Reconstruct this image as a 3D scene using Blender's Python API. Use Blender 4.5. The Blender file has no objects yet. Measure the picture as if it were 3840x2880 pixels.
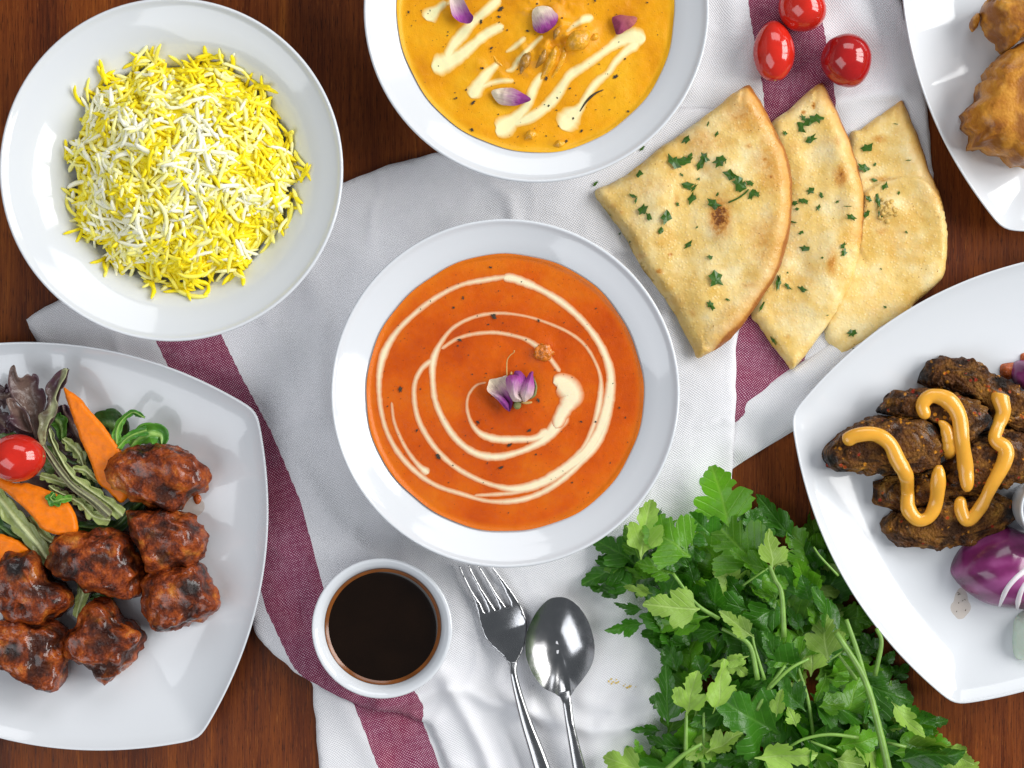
import bpy, math, random
import numpy as np
from mathutils import Vector, Matrix, geometry
from mathutils.bvhtree import BVHTree

# ------------------------------------------------------------------ camera, light, exposure
SC = bpy.context.scene
COL = SC.collection
S = 0.000144          # metres per source pixel of the 3840 px wide frame at table height
H = 0.90              # camera height over the table

cam_d = bpy.data.cameras.new("camera")
cam_d.sensor_width = 36.0
cam_d.lens = 36.0 * H / (3840 * S)
cam_d.clip_start, cam_d.clip_end = 0.01, 100.0
cam = bpy.data.objects.new("camera", cam_d)
cam.location = (0, 0, H)
COL.objects.link(cam)
SC.camera = cam

world = bpy.data.worlds.new("World")
SC.world = world
world.use_nodes = True
bg = world.node_tree.nodes["Background"]
bg.inputs[0].default_value = (0.86, 0.93, 1.0, 1)
bg.inputs[1].default_value = 0.17


def area_light(name, loc, target, sx, sy, power, color):
    d = bpy.data.lights.new(name, 'AREA')
    d.shape = 'RECTANGLE'
    d.size, d.size_y, d.energy, d.color = sx, sy, power, color
    o = bpy.data.objects.new(name, d)
    o.location = loc
    o.rotation_euler = (Vector(target) - Vector(loc)).to_track_quat('-Z', 'Y').to_euler()
    COL.objects.link(o)
    return o


# a tall window beside the table (three panes), and soft fill from the rest of the room
for k, yy in enumerate((-0.15, 0.65, 1.45)):
    area_light("window_light", (2.25, yy, 1.55), (0.0, yy * 0.45, 0.0), 0.70, 1.55, 33.0, (1.0, 0.99, 0.97))
area_light("room_fill_light", (-1.1, -0.9, 1.7), (0, 0, 0), 1.8, 1.4, 22.0, (0.93, 0.96, 1.0))
area_light("room_fill_light", (0.3, 1.9, 1.5), (0, 0, 0), 1.6, 1.0, 17.0, (0.97, 0.98, 1.0))

SC.view_settings.view_transform = 'Standard'
SC.view_settings.look = 'None'
SC.view_settings.exposure = -0.08
SC.view_settings.gamma = 1.0
SC.cycles.use_denoising = True
SC.cycles.max_bounces = 8

random.seed(7)
RNG = np.random.default_rng(11)


# ------------------------------------------------------------------ helpers: coordinates
def W(px, py, z=0.0):
    k = (H - z) / H
    return ((px - 1920) * S * k, (1440 - py) * S * k, z)


def crop(x0, y0, sc):
    return lambda x, y: (x0 + x * sc, y0 + y * sc)


F = crop(0, 0, 3840 / 2212)
C1 = crop(0, 0, 1320 / 1659)
C2 = crop(1320, 0, 1400 / 2212)
C3 = crop(2100, 200, 1740 / 2212)
C4 = crop(1200, 780, 1400 / 1695)
C5 = crop(0, 1280, 1050 / 1089)
C6 = crop(1100, 1980, 1300 / 2212)
C7 = crop(2150, 1700, 1690 / 2212)
C8 = crop(2900, 950, 940 / 917)
C9 = crop(2700, 0, 1140 / 2101)
C10 = crop(0, 1300, 700 / 1787)


def WP(c, pts, z=0.0):
    return [W(*c(*p[:2]), z)[:2] for p in pts]


# ------------------------------------------------------------------ helpers: noise
def _hash(ix, iy, iz, seed):
    n = (ix * 374761393 + iy * 668265263 + iz * 2147483647 + seed * 1274126177).astype(np.int64)
    n = (n ^ (n >> 13)) * 1274126177
    n = n ^ (n >> 16)
    return (n & 0xFFFF) / 32767.5 - 1.0


def vnoise(P, seed=0):
    P = np.asarray(P, float)
    i = np.floor(P).astype(np.int64)
    f = P - i
    u = f * f * f * (f * (f * 6 - 15) + 10)
    r = 0
    for dx in (0, 1):
        wx = u[:, 0] if dx else 1 - u[:, 0]
        for dy in (0, 1):
            wy = u[:, 1] if dy else 1 - u[:, 1]
            for dz in (0, 1):
                wz = u[:, 2] if dz else 1 - u[:, 2]
                r = r + wx * wy * wz * _hash(i[:, 0] + dx, i[:, 1] + dy, i[:, 2] + dz, seed)
    return r


def fbm(P, scale, octaves=3, seed=0, gain=0.5):
    P = np.asarray(P, float) * scale
    a, r, t = 1.0, 0, 0
    for k in range(octaves):
        r = r + a * vnoise(P + 17.3 * k, seed + k)
        t += a
        a *= gain
        P = P * 2.03
    return r / t


def xyz(xy, z=0.0):
    xy = np.asarray(xy, float)
    return np.column_stack([xy, np.full(len(xy), z)])


def smooth(e0, e1, x):
    t = np.clip((x - e0) / (e1 - e0), 0, 1)
    return t * t * (3 - 2 * t)


def seg_dist(P, line, closed=False):
    """distance of 2-D points to a polyline"""
    P = np.asarray(P, float)
    L = np.asarray(line, float)
    if closed:
        L = np.vstack([L, L[:1]])
    best = np.full(len(P), 1e9)
    for a, b in zip(L[:-1], L[1:]):
        d = b - a
        t = np.clip(((P - a) @ d) / max(d @ d, 1e-18), 0, 1)
        q = a + t[:, None] * d
        best = np.minimum(best, np.hypot(P[:, 0] - q[:, 0], P[:, 1] - q[:, 1]))
    return best


def catmull(pts, n, closed=False):
    P = np.asarray(pts, float)
    m = len(P)
    if closed:
        Q = np.vstack([P[-1], P, P[0], P[1]])
        ns = m
    else:
        Q = np.vstack([2 * P[0] - P[1], P, 2 * P[-1] - P[-2]])
        ns = m - 1
    T = np.linspace(0, ns, n, endpoint=not closed)
    out = []
    for t in T:
        i = min(int(t), ns - 1)
        f = t - i
        p0, p1, p2, p3 = Q[i], Q[i + 1], Q[i + 2], Q[i + 3]
        out.append(0.5 * (2 * p1 + (p2 - p0) * f + (2 * p0 - 5 * p1 + 4 * p2 - p3) * f * f + (3 * p1 - p0 - 3 * p2 + p3) * f ** 3))
    return np.array(out)


def resample(pts, step, closed=True):
    P = np.asarray(pts, float)
    if closed:
        P = np.vstack([P, P[:1]])
    d = np.hypot(*np.diff(P, axis=0).T)
    s = np.concatenate([[0], np.cumsum(d)])
    n = max(8, int(s[-1] / step))
    t = np.linspace(0, s[-1], n, endpoint=not closed)
    return np.column_stack([np.interp(t, s, P[:, 0]), np.interp(t, s, P[:, 1])])


def inside(P, poly):
    P = np.asarray(P, float)
    V = np.asarray(poly, float)
    x, y = P[:, 0], P[:, 1]
    r = np.zeros(len(P), bool)
    for (x1, y1), (x2, y2) in zip(V, np.roll(V, -1, 0)):
        c = (y1 > y) != (y2 > y)
        with np.errstate(divide='ignore', invalid='ignore'):
            r ^= c & (x < (x2 - x1) * (y - y1) / (y2 - y1 + 1e-30) + x1)
    return r


def region(outline, step, jitter=0.25):
    """triangulated 2-D region: returns vertices, faces, number of boundary vertices"""
    B = resample(outline, step)
    lo, hi = B.min(0), B.max(0)
    xs = np.arange(lo[0], hi[0], step)
    ys = np.arange(lo[1], hi[1], step * 0.866)
    g = np.array([(x + (0.5 * step if j % 2 else 0), y) for j, y in enumerate(ys) for x in xs])
    g = g + RNG.uniform(-jitter, jitter, g.shape) * step
    g = g[inside(g, B)]
    g = g[seg_dist(g, B, True) > 0.55 * step]
    nb = len(B)
    verts = [Vector(p) for p in np.vstack([B, g])]
    edges = [(i, (i + 1) % nb) for i in range(nb)]
    v, e, f, ov, oe, of = geometry.delaunay_2d_cdt(verts, edges, [list(range(nb))], 1, 1e-9)
    V = np.array([tuple(p) for p in v])
    ids = [o[0] if o else -1 for o in ov]
    bnd = np.array([0 <= i < nb for i in ids])
    return V, [tuple(x) for x in f], bnd


# ------------------------------------------------------------------ helpers: objects
def mesh_data(name, V, Fc, mats, smooth_=True, attrs=None, uv=None, mat_idx=None):
    me = bpy.data.meshes.new(name)
    me.from_pydata([tuple(map(float, v)) for v in V], [], [tuple(int(i) for i in f) for f in Fc])
    for m in (mats if isinstance(mats, (list, tuple)) else [mats]):
        me.materials.append(m)
    n = len(me.polygons)
    me.polygons.foreach_set("use_smooth", [smooth_] * n)
    if mat_idx is not None:
        me.polygons.foreach_set("material_index", list(map(int, mat_idx)))
    for k, a in (attrs or {}).items():
        at = me.attributes.new(k, 'FLOAT', 'POINT')
        at.data.foreach_set("value", np.asarray(a, np.float32))
    if uv is not None:
        uv = np.asarray(uv, np.float32)
        L = me.uv_layers.new(name="UVMap")
        li = np.empty(len(me.loops), np.int32)
        me.loops.foreach_get("vertex_index", li)
        L.data.foreach_set("uv", uv[li].ravel())
    me.update()
    return me


def link(name, me, parent=None, loc=None):
    o = bpy.data.objects.new(name, me)
    COL.objects.link(o)
    if parent is not None:
        o.parent = parent
    if loc is not None:
        o.location = loc
    return o


def obj(name, V, Fc, mats, parent=None, **kw):
    return link(name, mesh_data(name, V, Fc, mats, **kw), parent)


def tag(o, label=None, cat=None, group=None, kind=None):
    for k, v in (("label", label), ("category", cat), ("group", group), ("kind", kind)):
        if v:
            o[k] = v
    return o


def thing(name, label, cat, loc=(0, 0, 0), group=None):
    o = bpy.data.objects.new(name, None)
    o.empty_display_size = 0.01
    COL.objects.link(o)
    o.location = loc
    # parts are written in world coordinates, so the empty only marks the base
    return tag(o, label, cat, group)


def part(name, V, Fc, mats, parent, **kw):
    V = np.asarray(V, float) - np.array(parent.location)
    return obj(name, V, Fc, mats, parent, **kw)


def lathe(profile, n=96, cx=0.0, cy=0.0):
    V, Fc = [], []
    m = len(profile)
    for j in range(n):
        a = 2 * math.pi * j / n
        for r, z in profile:
            V.append((cx + r * math.cos(a), cy + r * math.sin(a), z))
    for j in range(n):
        k = (j + 1) % n
        for i in range(m - 1):
            Fc.append((j * m + i, k * m + i, k * m + i + 1, j * m + i + 1))
    return V, Fc


def tube(path, radii, ns=8, cap=True):
    P = np.asarray(path, float)
    n = len(P)
    R = np.full(n, radii) if np.isscalar(radii) else np.asarray(radii, float)
    V, Fc = [], []
    T = np.gradient(P, axis=0)
    up = Vector((0, 0, 1))
    for i in range(n):
        t = Vector(T[i]).normalized()
        a = t.cross(up)
        if a.length < 1e-4:
            a = t.cross(Vector((1, 0, 0)))
        a.normalize()
        b = a.cross(t)
        for k in range(ns):
            an = 2 * math.pi * k / ns
            V.append(Vector(P[i]) + (a * math.cos(an) + b * math.sin(an)) * R[i])
    for i in range(n - 1):
        for k in range(ns):
            q = (k + 1) % ns
            Fc.append((i * ns + k, i * ns + q, (i + 1) * ns + q, (i + 1) * ns + k))
    if cap:
        Fc.append(tuple(reversed(range(ns))))
        Fc.append(tuple((n - 1) * ns + k for k in range(ns)))
    return V, Fc


_ico = {}


def ico(sub):
    if sub not in _ico:
        import bmesh
        bm = bmesh.new()
        bmesh.ops.create_icosphere(bm, subdivisions=sub, radius=1.0)
        _ico[sub] = (np.array([v.co[:] for v in bm.verts]), [tuple(v.index for v in f.verts) for f in bm.faces])
        bm.free()
    return _ico[sub]


def bvh_of(*objs):
    vs, fs = [], []
    for o in objs:
        off = len(vs)
        mw = Matrix.Translation(o.location)
        if o.parent:
            mw = Matrix.Translation(o.parent.location) @ mw
        vs += [mw @ v.co for v in o.data.vertices]
        fs += [tuple(off + i for i in p.vertices) for p in o.data.polygons]
    return BVHTree.FromPolygons(vs, fs)


EYE = Vector((0, 0, H))


def hit(bvh, px, py, default_z=0.01):
    """the point of a surface that the given source pixel shows, and its normal"""
    d = (Vector(W(px, py, 0)) - EYE).normalized()
    p, n, i, t = bvh.ray_cast(EYE, d)
    if p is None:
        return Vector(W(px, py, default_z)), Vector((0, 0, 1))
    return p, (n if n.z > 0 else -n)


# ------------------------------------------------------------------ helpers: materials
class NT:
    def __init__(self, name):
        self.m = bpy.data.materials.new(name)
        self.m.use_nodes = True
        self.t = self.m.node_tree
        self.b = self.t.nodes["Principled BSDF"]
        self.geo = None

    def node(self, t, **kw):
        n = self.t.nodes.new(t)
        for k, v in kw.items():
            setattr(n, k, v)
        return n

    def put(self, sock, v):
        if isinstance(v, bpy.types.NodeSocket):
            self.t.links.new(v, sock)
        elif v is not None:
            if sock.type == 'RGBA' and len(v) == 3:
                v = (*v, 1)
            sock.default_value = v

    def pos(self):
        if self.geo is None:
            self.geo = self.node('ShaderNodeNewGeometry')
        return self.geo.outputs['Position']

    def uv(self):
        return self.node('ShaderNodeTexCoord').outputs['UV']

    def attr(self, name):
        return self.node('ShaderNodeAttribute', attribute_name=name).outputs['Fac']

    def rand(self):
        return self.node('ShaderNodeObjectInfo').outputs['Random']

    def mapping(self, vec, scale=(1, 1, 1), rot=(0, 0, 0), loc=(0, 0, 0)):
        n = self.node('ShaderNodeMapping')
        self.put(n.inputs['Vector'], vec)
        n.inputs['Scale'].default_value = scale
        n.inputs['Rotation'].default_value = rot
        n.inputs['Location'].default_value = loc
        return n.outputs[0]

    def noise(self, vec, scale, detail=3.0, rough=0.55, dist=0.0):
        n = self.node('ShaderNodeTexNoise')
        self.put(n.inputs['Vector'], vec)
        n.inputs['Scale'].default_value = scale
        n.inputs['Detail'].default_value = detail
        n.inputs['Roughness'].default_value = rough
        n.inputs['Distortion'].default_value = dist
        return n.outputs['Fac']

    def voronoi(self, vec, scale, feature='F1', out='Distance'):
        n = self.node('ShaderNodeTexVoronoi', feature=feature)
        self.put(n.inputs['Vector'], vec)
        n.inputs['Scale'].default_value = scale
        return n.outputs[out]

    def ramp(self, fac, stops, interp='LINEAR'):
        n = self.node('ShaderNodeValToRGB')
        n.color_ramp.interpolation = interp
        e = n.color_ramp.elements
        while len(e) < len(stops):
            e.new(0.5)
        for el, (p, c) in zip(e, stops):
            el.position = p
            el.color = (c, c, c, 1) if isinstance(c, (int, float)) else (*c, 1)
        self.put(n.inputs[0], fac)
        return n.outputs[0]

    def mix(self, fac, a, b, mode='MIX'):
        n = self.node('ShaderNodeMix', data_type='RGBA', blend_type=mode)
        self.put(n.inputs[0], fac)
        self.put(n.inputs[6], a)
        self.put(n.inputs[7], b)
        return n.outputs[2]

    def math(self, op, a, b=None, c=None, clamp=False):
        n = self.node('ShaderNodeMath', operation=op, use_clamp=clamp)
        self.put(n.inputs[0], a)
        if b is not None:
            self.put(n.inputs[1], b)
        if c is not None:
            self.put(n.inputs[2], c)
        return n.outputs[0]

    def sep(self, vec):
        n = self.node('ShaderNodeSeparateXYZ')
        self.put(n.inputs[0], vec)
        return n.outputs

    def bump(self, h, dist, strength=1.0, normal=None):
        n = self.node('ShaderNodeBump')
        n.inputs['Strength'].default_value = strength
        n.inputs['Distance'].default_value = dist
        self.put(n.inputs['Height'], h)
        if normal is not None:
            self.put(n.inputs['Normal'], normal)
        return n.outputs[0]

    def done(self, color=None, rough=0.5, normal=None, **kw):
        b = self.b
        self.put(b.inputs['Base Color'], color)
        self.put(b.inputs['Roughness'], rough)
        if normal is not None:
            self.put(b.inputs['Normal'], normal)
        names = dict(metal='Metallic', coat='Coat Weight', coat_rough='Coat Roughness', spec='Specular IOR Level',
                     sss='Subsurface Weight', sss_scale='Subsurface Scale', sss_radius='Subsurface Radius', sheen='Sheen Weight',
                     trans='Transmission Weight', ior='IOR', alpha='Alpha', aniso='Anisotropic')
        for k, v in kw.items():
            self.put(b.inputs[names[k]], v)
        return self.m


def m_wood():
    n = NT("stained_wood")
    p = n.pos()
    warp = n.noise(n.mapping(p, (9, 1.2, 1)), 3.0, 2)
    broad = n.noise(n.mapping(p, (30, 2.0, 1)), 1.6, 3, 0.6, 0.6)
    grain = n.noise(n.mapping(p, (620, 16, 1)), 1.0, 5, 0.68, 0.25)
    fine = n.noise(n.mapping(p, (1500, 34, 1)), 1.0, 3, 0.7)
    s = n.math('ADD', n.math('MULTIPLY', broad, 0.50), n.math('MULTIPLY', grain, 0.38))
    s = n.math('ADD', s, n.math('MULTIPLY', fine, 0.22))
    s = n.math('ADD', s, n.math('MULTIPLY', n.math('SUBTRACT', warp, 0.5), 0.35))
    c = n.ramp(s, [(0.34, (0.034, 0.0065, 0.0018)), (0.49, (0.105, 0.0205, 0.0030)), (0.62, (0.195, 0.045, 0.0055)), (0.78, (0.37, 0.108, 0.012))])
    pores = n.ramp(n.noise(n.mapping(p, (1500, 95, 1)), 1.0, 3, 0.7), [(0.34, 0.30), (0.45, 1.0)])
    fl = n.ramp(n.noise(n.mapping(p, (1100, 70, 1), loc=(5, 3, 0)), 1.0, 3, 0.7), [(0.58, 0.0), (0.74, 0.55)])
    c = n.mix(fl, c, (0.36, 0.115, 0.020))
    c = n.mix(1.0, c, pores, 'MULTIPLY')
    nb = n.bump(s, 0.0006, 0.5)
    return n.done(c, n.ramp(grain, [(0.3, 0.38), (0.7, 0.55)]), nb, spec=0.2)


def m_cloth(name, rot, stripe=True):
    n = NT(name)
    p = n.mapping(n.pos(), (1, 1, 1), (0, 0, rot))
    wob = n.noise(p, 60, 2)
    x, y, _ = n.sep(p)
    fx = 2 * math.pi / 0.00150
    ux = n.math('SINE', n.math('ADD', n.math('MULTIPLY', x, fx), n.math('MULTIPLY', wob, 14.0)))
    uy = n.math('SINE', n.math('ADD', n.math('MULTIPLY', y, fx * 1.05), n.math('MULTIPLY', wob, 11.0)))
    weave = n.math('MULTIPLY', ux, uy)                 # -1 .. 1, basket pattern
    irr = n.noise(n.mapping(p, (1, 0.12, 1)), 900, 3, 0.7)
    irr2 = n.noise(n.mapping(p, (0.12, 1, 1)), 900, 3, 0.7)
    thread = n.math('ADD', n.math('MULTIPLY', irr, 0.5), n.math('MULTIPLY', irr2, 0.5))
    white = n.ramp(n.math('MULTIPLY_ADD', weave, 0.5, 0.5), [(0.2, (0.73, 0.73, 0.76)), (0.75, (0.87, 0.87, 0.885))])
    white = n.mix(n.ramp(thread, [(0.40, 0.25), (0.6, 0.0)]), white, (0.68, 0.68, 0.72))
    white = n.mix(n.ramp(n.noise(p, 24, 3), [(0.35, 0.0), (0.8, 0.25)]), white, (0.78, 0.77, 0.82))
    col = white
    if stripe:
        k = n.math('ADD', n.math('MULTIPLY', weave, 0.42), n.math('MULTIPLY', n.math('SUBTRACT', thread, 0.5), 0.9))
        pink = n.ramp(n.math('ADD', k, 0.5), [(0.15, (0.165, 0.020, 0.062)), (0.50, (0.225, 0.038, 0.095)), (0.68, (0.34, 0.10, 0.17)), (0.86, (0.68, 0.48, 0.56))])
        red = n.ramp(n.noise(p, 35, 2), [(0.4, 0.0), (0.7, 0.5)])
        pink = n.mix(red, pink, n.mix(1.0, pink, (1.1, 0.72, 0.70), 'MULTIPLY'))
        d = n.attr("stripe")
        edge = n.math('ADD', d, n.math('MULTIPLY', ux, 0.00018))
        f = n.ramp(n.math('MULTIPLY_ADD', edge, 800.0, 0.5), [(0.42, 0.0), (0.58, 1.0)])
        col = n.mix(f, white, pink)
    nb = n.bump(n.math('ADD', weave, n.math('MULTIPLY', thread, 1.5)), 0.00016, 0.7)
    return n.done(col, 0.9, nb, spec=0.15, sheen=0.15)


def m_ceramic():
    n = NT("white_glazed_ceramic")
    c = n.mix(n.noise(n.pos(), 14, 2), (0.685, 0.71, 0.745), (0.705, 0.73, 0.76))
    nb = n.bump(n.noise(n.pos(), 55, 2), 0.0004, 0.12)
    return n.done(c, 0.09, nb, spec=0.5, coat=0.15, coat_rough=0.04)


def m_plain(name, c, rough=0.5, vary=0.0, scale=200, bump=0.0, **kw):
    n = NT(name)
    col = c
    if vary:
        f = n.noise(n.pos(), scale, 4, 0.6)
        col = n.mix(n.ramp(f, [(0.3, 0.0), (0.7, 1.0)]), tuple(x * (1 - vary) for x in c), tuple(min(1, x * (1 + vary)) for x in c))
    nb = n.bump(n.noise(n.pos(), scale * 2, 3), bump, 1.0) if bump else None
    return n.done(col, rough, nb, **kw)


def m_grain(name, a, b):
    n = NT(name)
    f = n.ramp(n.noise(n.pos(), 150, 2), [(0.38, 0.0), (0.62, 1.0)])
    f2 = n.ramp(n.rand(), [(0.0, -0.2), (1.0, 1.0)])
    col = n.mix(n.math('MULTIPLY_ADD', f, 0.55, n.math('MULTIPLY', f2, 0.45), clamp=True), a, b)
    return n.done(col, 0.40, None, spec=0.35, sss=0.12, sss_scale=0.002, sss_radius=(1, 0.85, 0.30))


def m_curry(name, base, dark, light, glossy=0.28):
    n = NT(name)
    p = n.pos()
    f = n.noise(p, 26, 4, 0.6)
    c = n.ramp(f, [(0.34, dark), (0.5, base), (0.70, light)])
    r = n.attr("rim")
    c = n.mix(r, c, light)
    sp = n.ramp(n.voronoi(p, 620), [(0.0, 1.0), (0.10, 1.0), (0.17, 0.0)])
    sp = n.math('MULTIPLY', sp, n.ramp(n.noise(p, 180, 1), [(0.56, 0.0), (0.60, 1.0)]))
    c = n.mix(n.math('MULTIPLY', sp, 0.75), c, (0.10, 0.025, 0.006))
    h = n.math('ADD', n.noise(p, 330, 4, 0.65), n.math('MULTIPLY', n.noise(p, 1500, 2), 0.35))
    return n.done(c, n.ramp(n.noise(p, 300, 2), [(0.35, glossy), (0.7, glossy + 0.14)]), n.bump(h, 0.0006, 0.55), spec=0.26)


def m_cream(name, cream, sauce):
    n = NT(name)
    e = n.attr("edge")
    w = n.noise(n.pos(), 420, 3)
    f = n.ramp(n.math('ADD', e, n.math('MULTIPLY_ADD', w, 0.14, -0.07)), [(0.02, 0.0), (0.62, 1.0)])
    c = n.mix(f, sauce, cream)
    return n.done(c, 0.30, n.bump(w, 0.0003, 0.3), spec=0.4, sss=0.1, sss_scale=0.002)


def m_naan():
    n = NT("buttered_naan_bread")
    p = n.pos()
    f = n.noise(p, 55, 4, 0.6)
    c = n.ramp(f, [(0.32, (0.71, 0.45, 0.105)), (0.47, (0.82, 0.585, 0.205)), (0.66, (0.88, 0.73, 0.39))])
    blot = n.ramp(n.noise(p, 42, 4, 0.65), [(0.50, 0.0), (0.70, 1.0)])
    c = n.mix(n.math('MULTIPLY', blot, 0.62), c, (0.70, 0.37, 0.055))
    bub = n.voronoi(p, 520)
    c = n.mix(n.ramp(bub, [(0.0, 0.5), (0.28, 0.0)]), c, (0.90, 0.77, 0.50))
    # the crust: golden brown along the round edge
    cr = n.math('ADD', n.attr("crust"), n.math('MULTIPLY_ADD', n.noise(p, 90, 3), 0.7, -0.35))
    c = n.mix(n.ramp(cr, [(0.08, 0.0), (0.95, 0.9)]), c, (0.62, 0.28, 0.05))
    c = n.mix(n.ramp(cr, [(0.80, 0.0), (1.2, 0.9)]), c, (0.32, 0.10, 0.02))
    ch = n.math('MULTIPLY', n.attr("char"), n.math('MULTIPLY_ADD', n.noise(p, 330, 5, 0.75), 2.6, -0.45))
    c = n.mix(n.ramp(ch, [(0.10, 0.0), (0.60, 0.9)]), c, (0.60, 0.265, 0.042))
    c = n.mix(n.ramp(ch, [(0.55, 0.0), (0.95, 0.85)]), c, (0.36, 0.125, 0.022))
    c = n.mix(n.ramp(ch, [(0.85, 0.0), (1.3, 0.9)]), c, (0.16, 0.05, 0.012))
    tiny = n.ramp(n.voronoi(p, 240), [(0.0, 1.0), (0.07, 1.0), (0.10, 0.0)])
    tiny = n.math('MULTIPLY', tiny, n.ramp(n.noise(p, 90, 1), [(0.54, 0.0), (0.58, 1.0)]))
    c = n.mix(n.math('MULTIPLY', tiny, 0.8), c, (0.30, 0.11, 0.02))
    h = n.math('ADD', n.math('MULTIPLY', n.ramp(bub, [(0.0, 1.0), (0.45, 0.0)]), 0.6), n.noise(p, 420, 4, 0.6))
    return n.done(c, n.ramp(n.noise(p, 130, 3), [(0.38, 0.22), (0.62, 0.55)]), n.bump(h, 0.00048, 0.6), spec=0.35,
                  sss=0.15, sss_scale=0.003, sss_radius=(1, 0.6, 0.25))


def m_meat(name, stops, glaze, bump=0.0011, chunks=None, spec=0.5, coat=0.35, rr=0.30):
    n = NT(name)
    p = n.pos()
    f = n.noise(p, 95, 6, 0.68, 0.4)
    c = n.ramp(f, stops)
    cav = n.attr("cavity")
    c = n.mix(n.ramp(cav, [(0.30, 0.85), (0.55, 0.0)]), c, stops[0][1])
    ch = n.math('ADD', n.attr("char"), n.math('MULTIPLY_ADD', n.noise(p, 300, 3), 0.8, -0.4))
    c = n.mix(n.ramp(ch, [(0.35, 0.0), (0.85, 0.95)]), c, (0.012, 0.009, 0.008))
    if chunks:
        v = n.voronoi(p, 300)
        k = n.ramp(v, [(0.22, 1.0), (0.36, 0.0)])
        sel = n.ramp(n.noise(p, 130, 1), [(0.55, 0.0), (0.60, 1.0)])
        c = n.mix(n.math('MULTIPLY', n.math('MULTIPLY', k, sel), 0.85), c, chunks[0])
        sel2 = n.ramp(n.noise(n.mapping(p, loc=(3, 1, 2)), 150, 1), [(0.60, 0.0), (0.64, 1.0)])
        c = n.mix(n.math('MULTIPLY', n.math('MULTIPLY', k, sel2), 0.85), c, chunks[1])
    r = n.ramp(n.noise(p, 190, 3, 0.6), [(0.36, glaze), (0.62, glaze + rr)])
    h = n.math('ADD', n.noise(p, 420, 5, 0.65), n.math('MULTIPLY', n.voronoi(p, 620), -0.6))
    n.put(n.b.inputs['Coat Normal'], n.bump(n.noise(p, 330, 3, 0.6), 0.0008, 0.4))
    return n.done(c, r, n.bump(h, bump, 1.0), spec=spec, coat=n.math('MULTIPLY', n.ramp(n.noise(p, 110, 3), [(0.42, 0.1), (0.58, 1.0)]), coat), coat_rough=0.06)


def m_leaf(name, c, vein, rough=0.36, trans=0.25):
    n = NT(name)
    x, y, _ = n.sep(n.uv())
    ay = n.math('ABSOLUTE', y)
    mid = n.ramp(ay, [(0.0, 1.0), (0.030, 0.0)])
    lat = n.math('SINE', n.math('MULTIPLY', n.math('SUBTRACT', x, n.math('MULTIPLY', ay, 1.25)), 38.0))
    lat = n.ramp(lat, [(0.80, 0.0), (1.0, 1.0)])
    v = n.math('MAXIMUM', mid, n.math('MULTIPLY', lat, 0.55))
    f = n.noise(n.pos(), 60, 3)
    dk = tuple(k * 0.62 for k in c)
    lt = tuple(min(1, k * 1.3) for k in c)
    col = n.mix(n.ramp(n.rand(), [(0, 0.0), (1, 1.0)]), dk, lt)
    col = n.mix(n.math('MULTIPLY', n.ramp(f, [(0.35, 0.0), (0.7, 1.0)]), 0.5), col, lt)
    col = n.mix(n.math('MULTIPLY', v, 0.75), col, vein)
    nb = n.bump(n.math('ADD', n.math('MULTIPLY', v, -1.0), n.noise(n.pos(), 500, 2)), 0.0004, 0.7)
    n.done(col, rough, nb, spec=0.42)
    tr = n.node('ShaderNodeBsdfTranslucent')
    n.put(tr.inputs[0], n.mix(1.0, col, (1.5, 1.7, 0.8), 'MULTIPLY'))
    mx = n.node('ShaderNodeMixShader')
    mx.inputs[0].default_value = trans
    out = n.t.nodes['Material Output']
    n.t.links.new(n.b.outputs[0], mx.inputs[1])
    n.t.links.new(tr.outputs[0], mx.inputs[2])
    n.t.links.new(mx.outputs[0], out.inputs[0])
    return n.m


def m_salad(name, stem, blade, tip):
    n = NT(name)
    x, y, _ = n.sep(n.uv())
    ay = n.math('ABSOLUTE', y)
    w = n.noise(n.pos(), 160, 3)
    s = n.math('ADD', x, n.math('MULTIPLY_ADD', w, 0.5, -0.25))
    col = n.ramp(s, [(0.25, blade), (0.75, tip)])
    col = n.mix(n.ramp(ay, [(0.10, 0.9), (0.34, 0.0)]), col, stem)
    col = n.mix(n.ramp(n.noise(n.mapping(n.pos(), (1, 1, 1)), 420, 3), [(0.45, 0.0), (0.75, 0.4)]), col, tuple(k * 0.45 for k in blade))
    return n.done(col, 0.33, n.bump(n.noise(n.pos(), 260, 3), 0.0009, 0.7), spec=0.45)


def m_petal(name, base, tip):
    n = NT(name)
    x, y, _ = n.sep(n.uv())
    st = n.noise(n.mapping(n.uv(), (2.0, 14, 1)), 1.6, 4, 0.65)
    f = n.math('ADD', x, n.math('MULTIPLY_ADD', st, 0.55, -0.28))
    col = n.ramp(f, [(0.12, base), (0.42, tuple(0.5 * (a + b) for a, b in zip(base, tip))), (0.70, tip), (1.0, tuple(0.6 * a for a in tip))])
    return n.done(col, 0.62, n.bump(st, 0.0006, 0.7), spec=0.25)


def m_metal():
    n = NT("stainless_steel")
    f = n.noise(n.pos(), 900, 3)
    r = n.ramp(n.noise(n.pos(), 130, 4), [(0.3, 0.13), (0.7, 0.24)])
    return n.done((0.44, 0.44, 0.45), r, n.bump(f, 0.00008, 0.25), metal=1.0)


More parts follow.
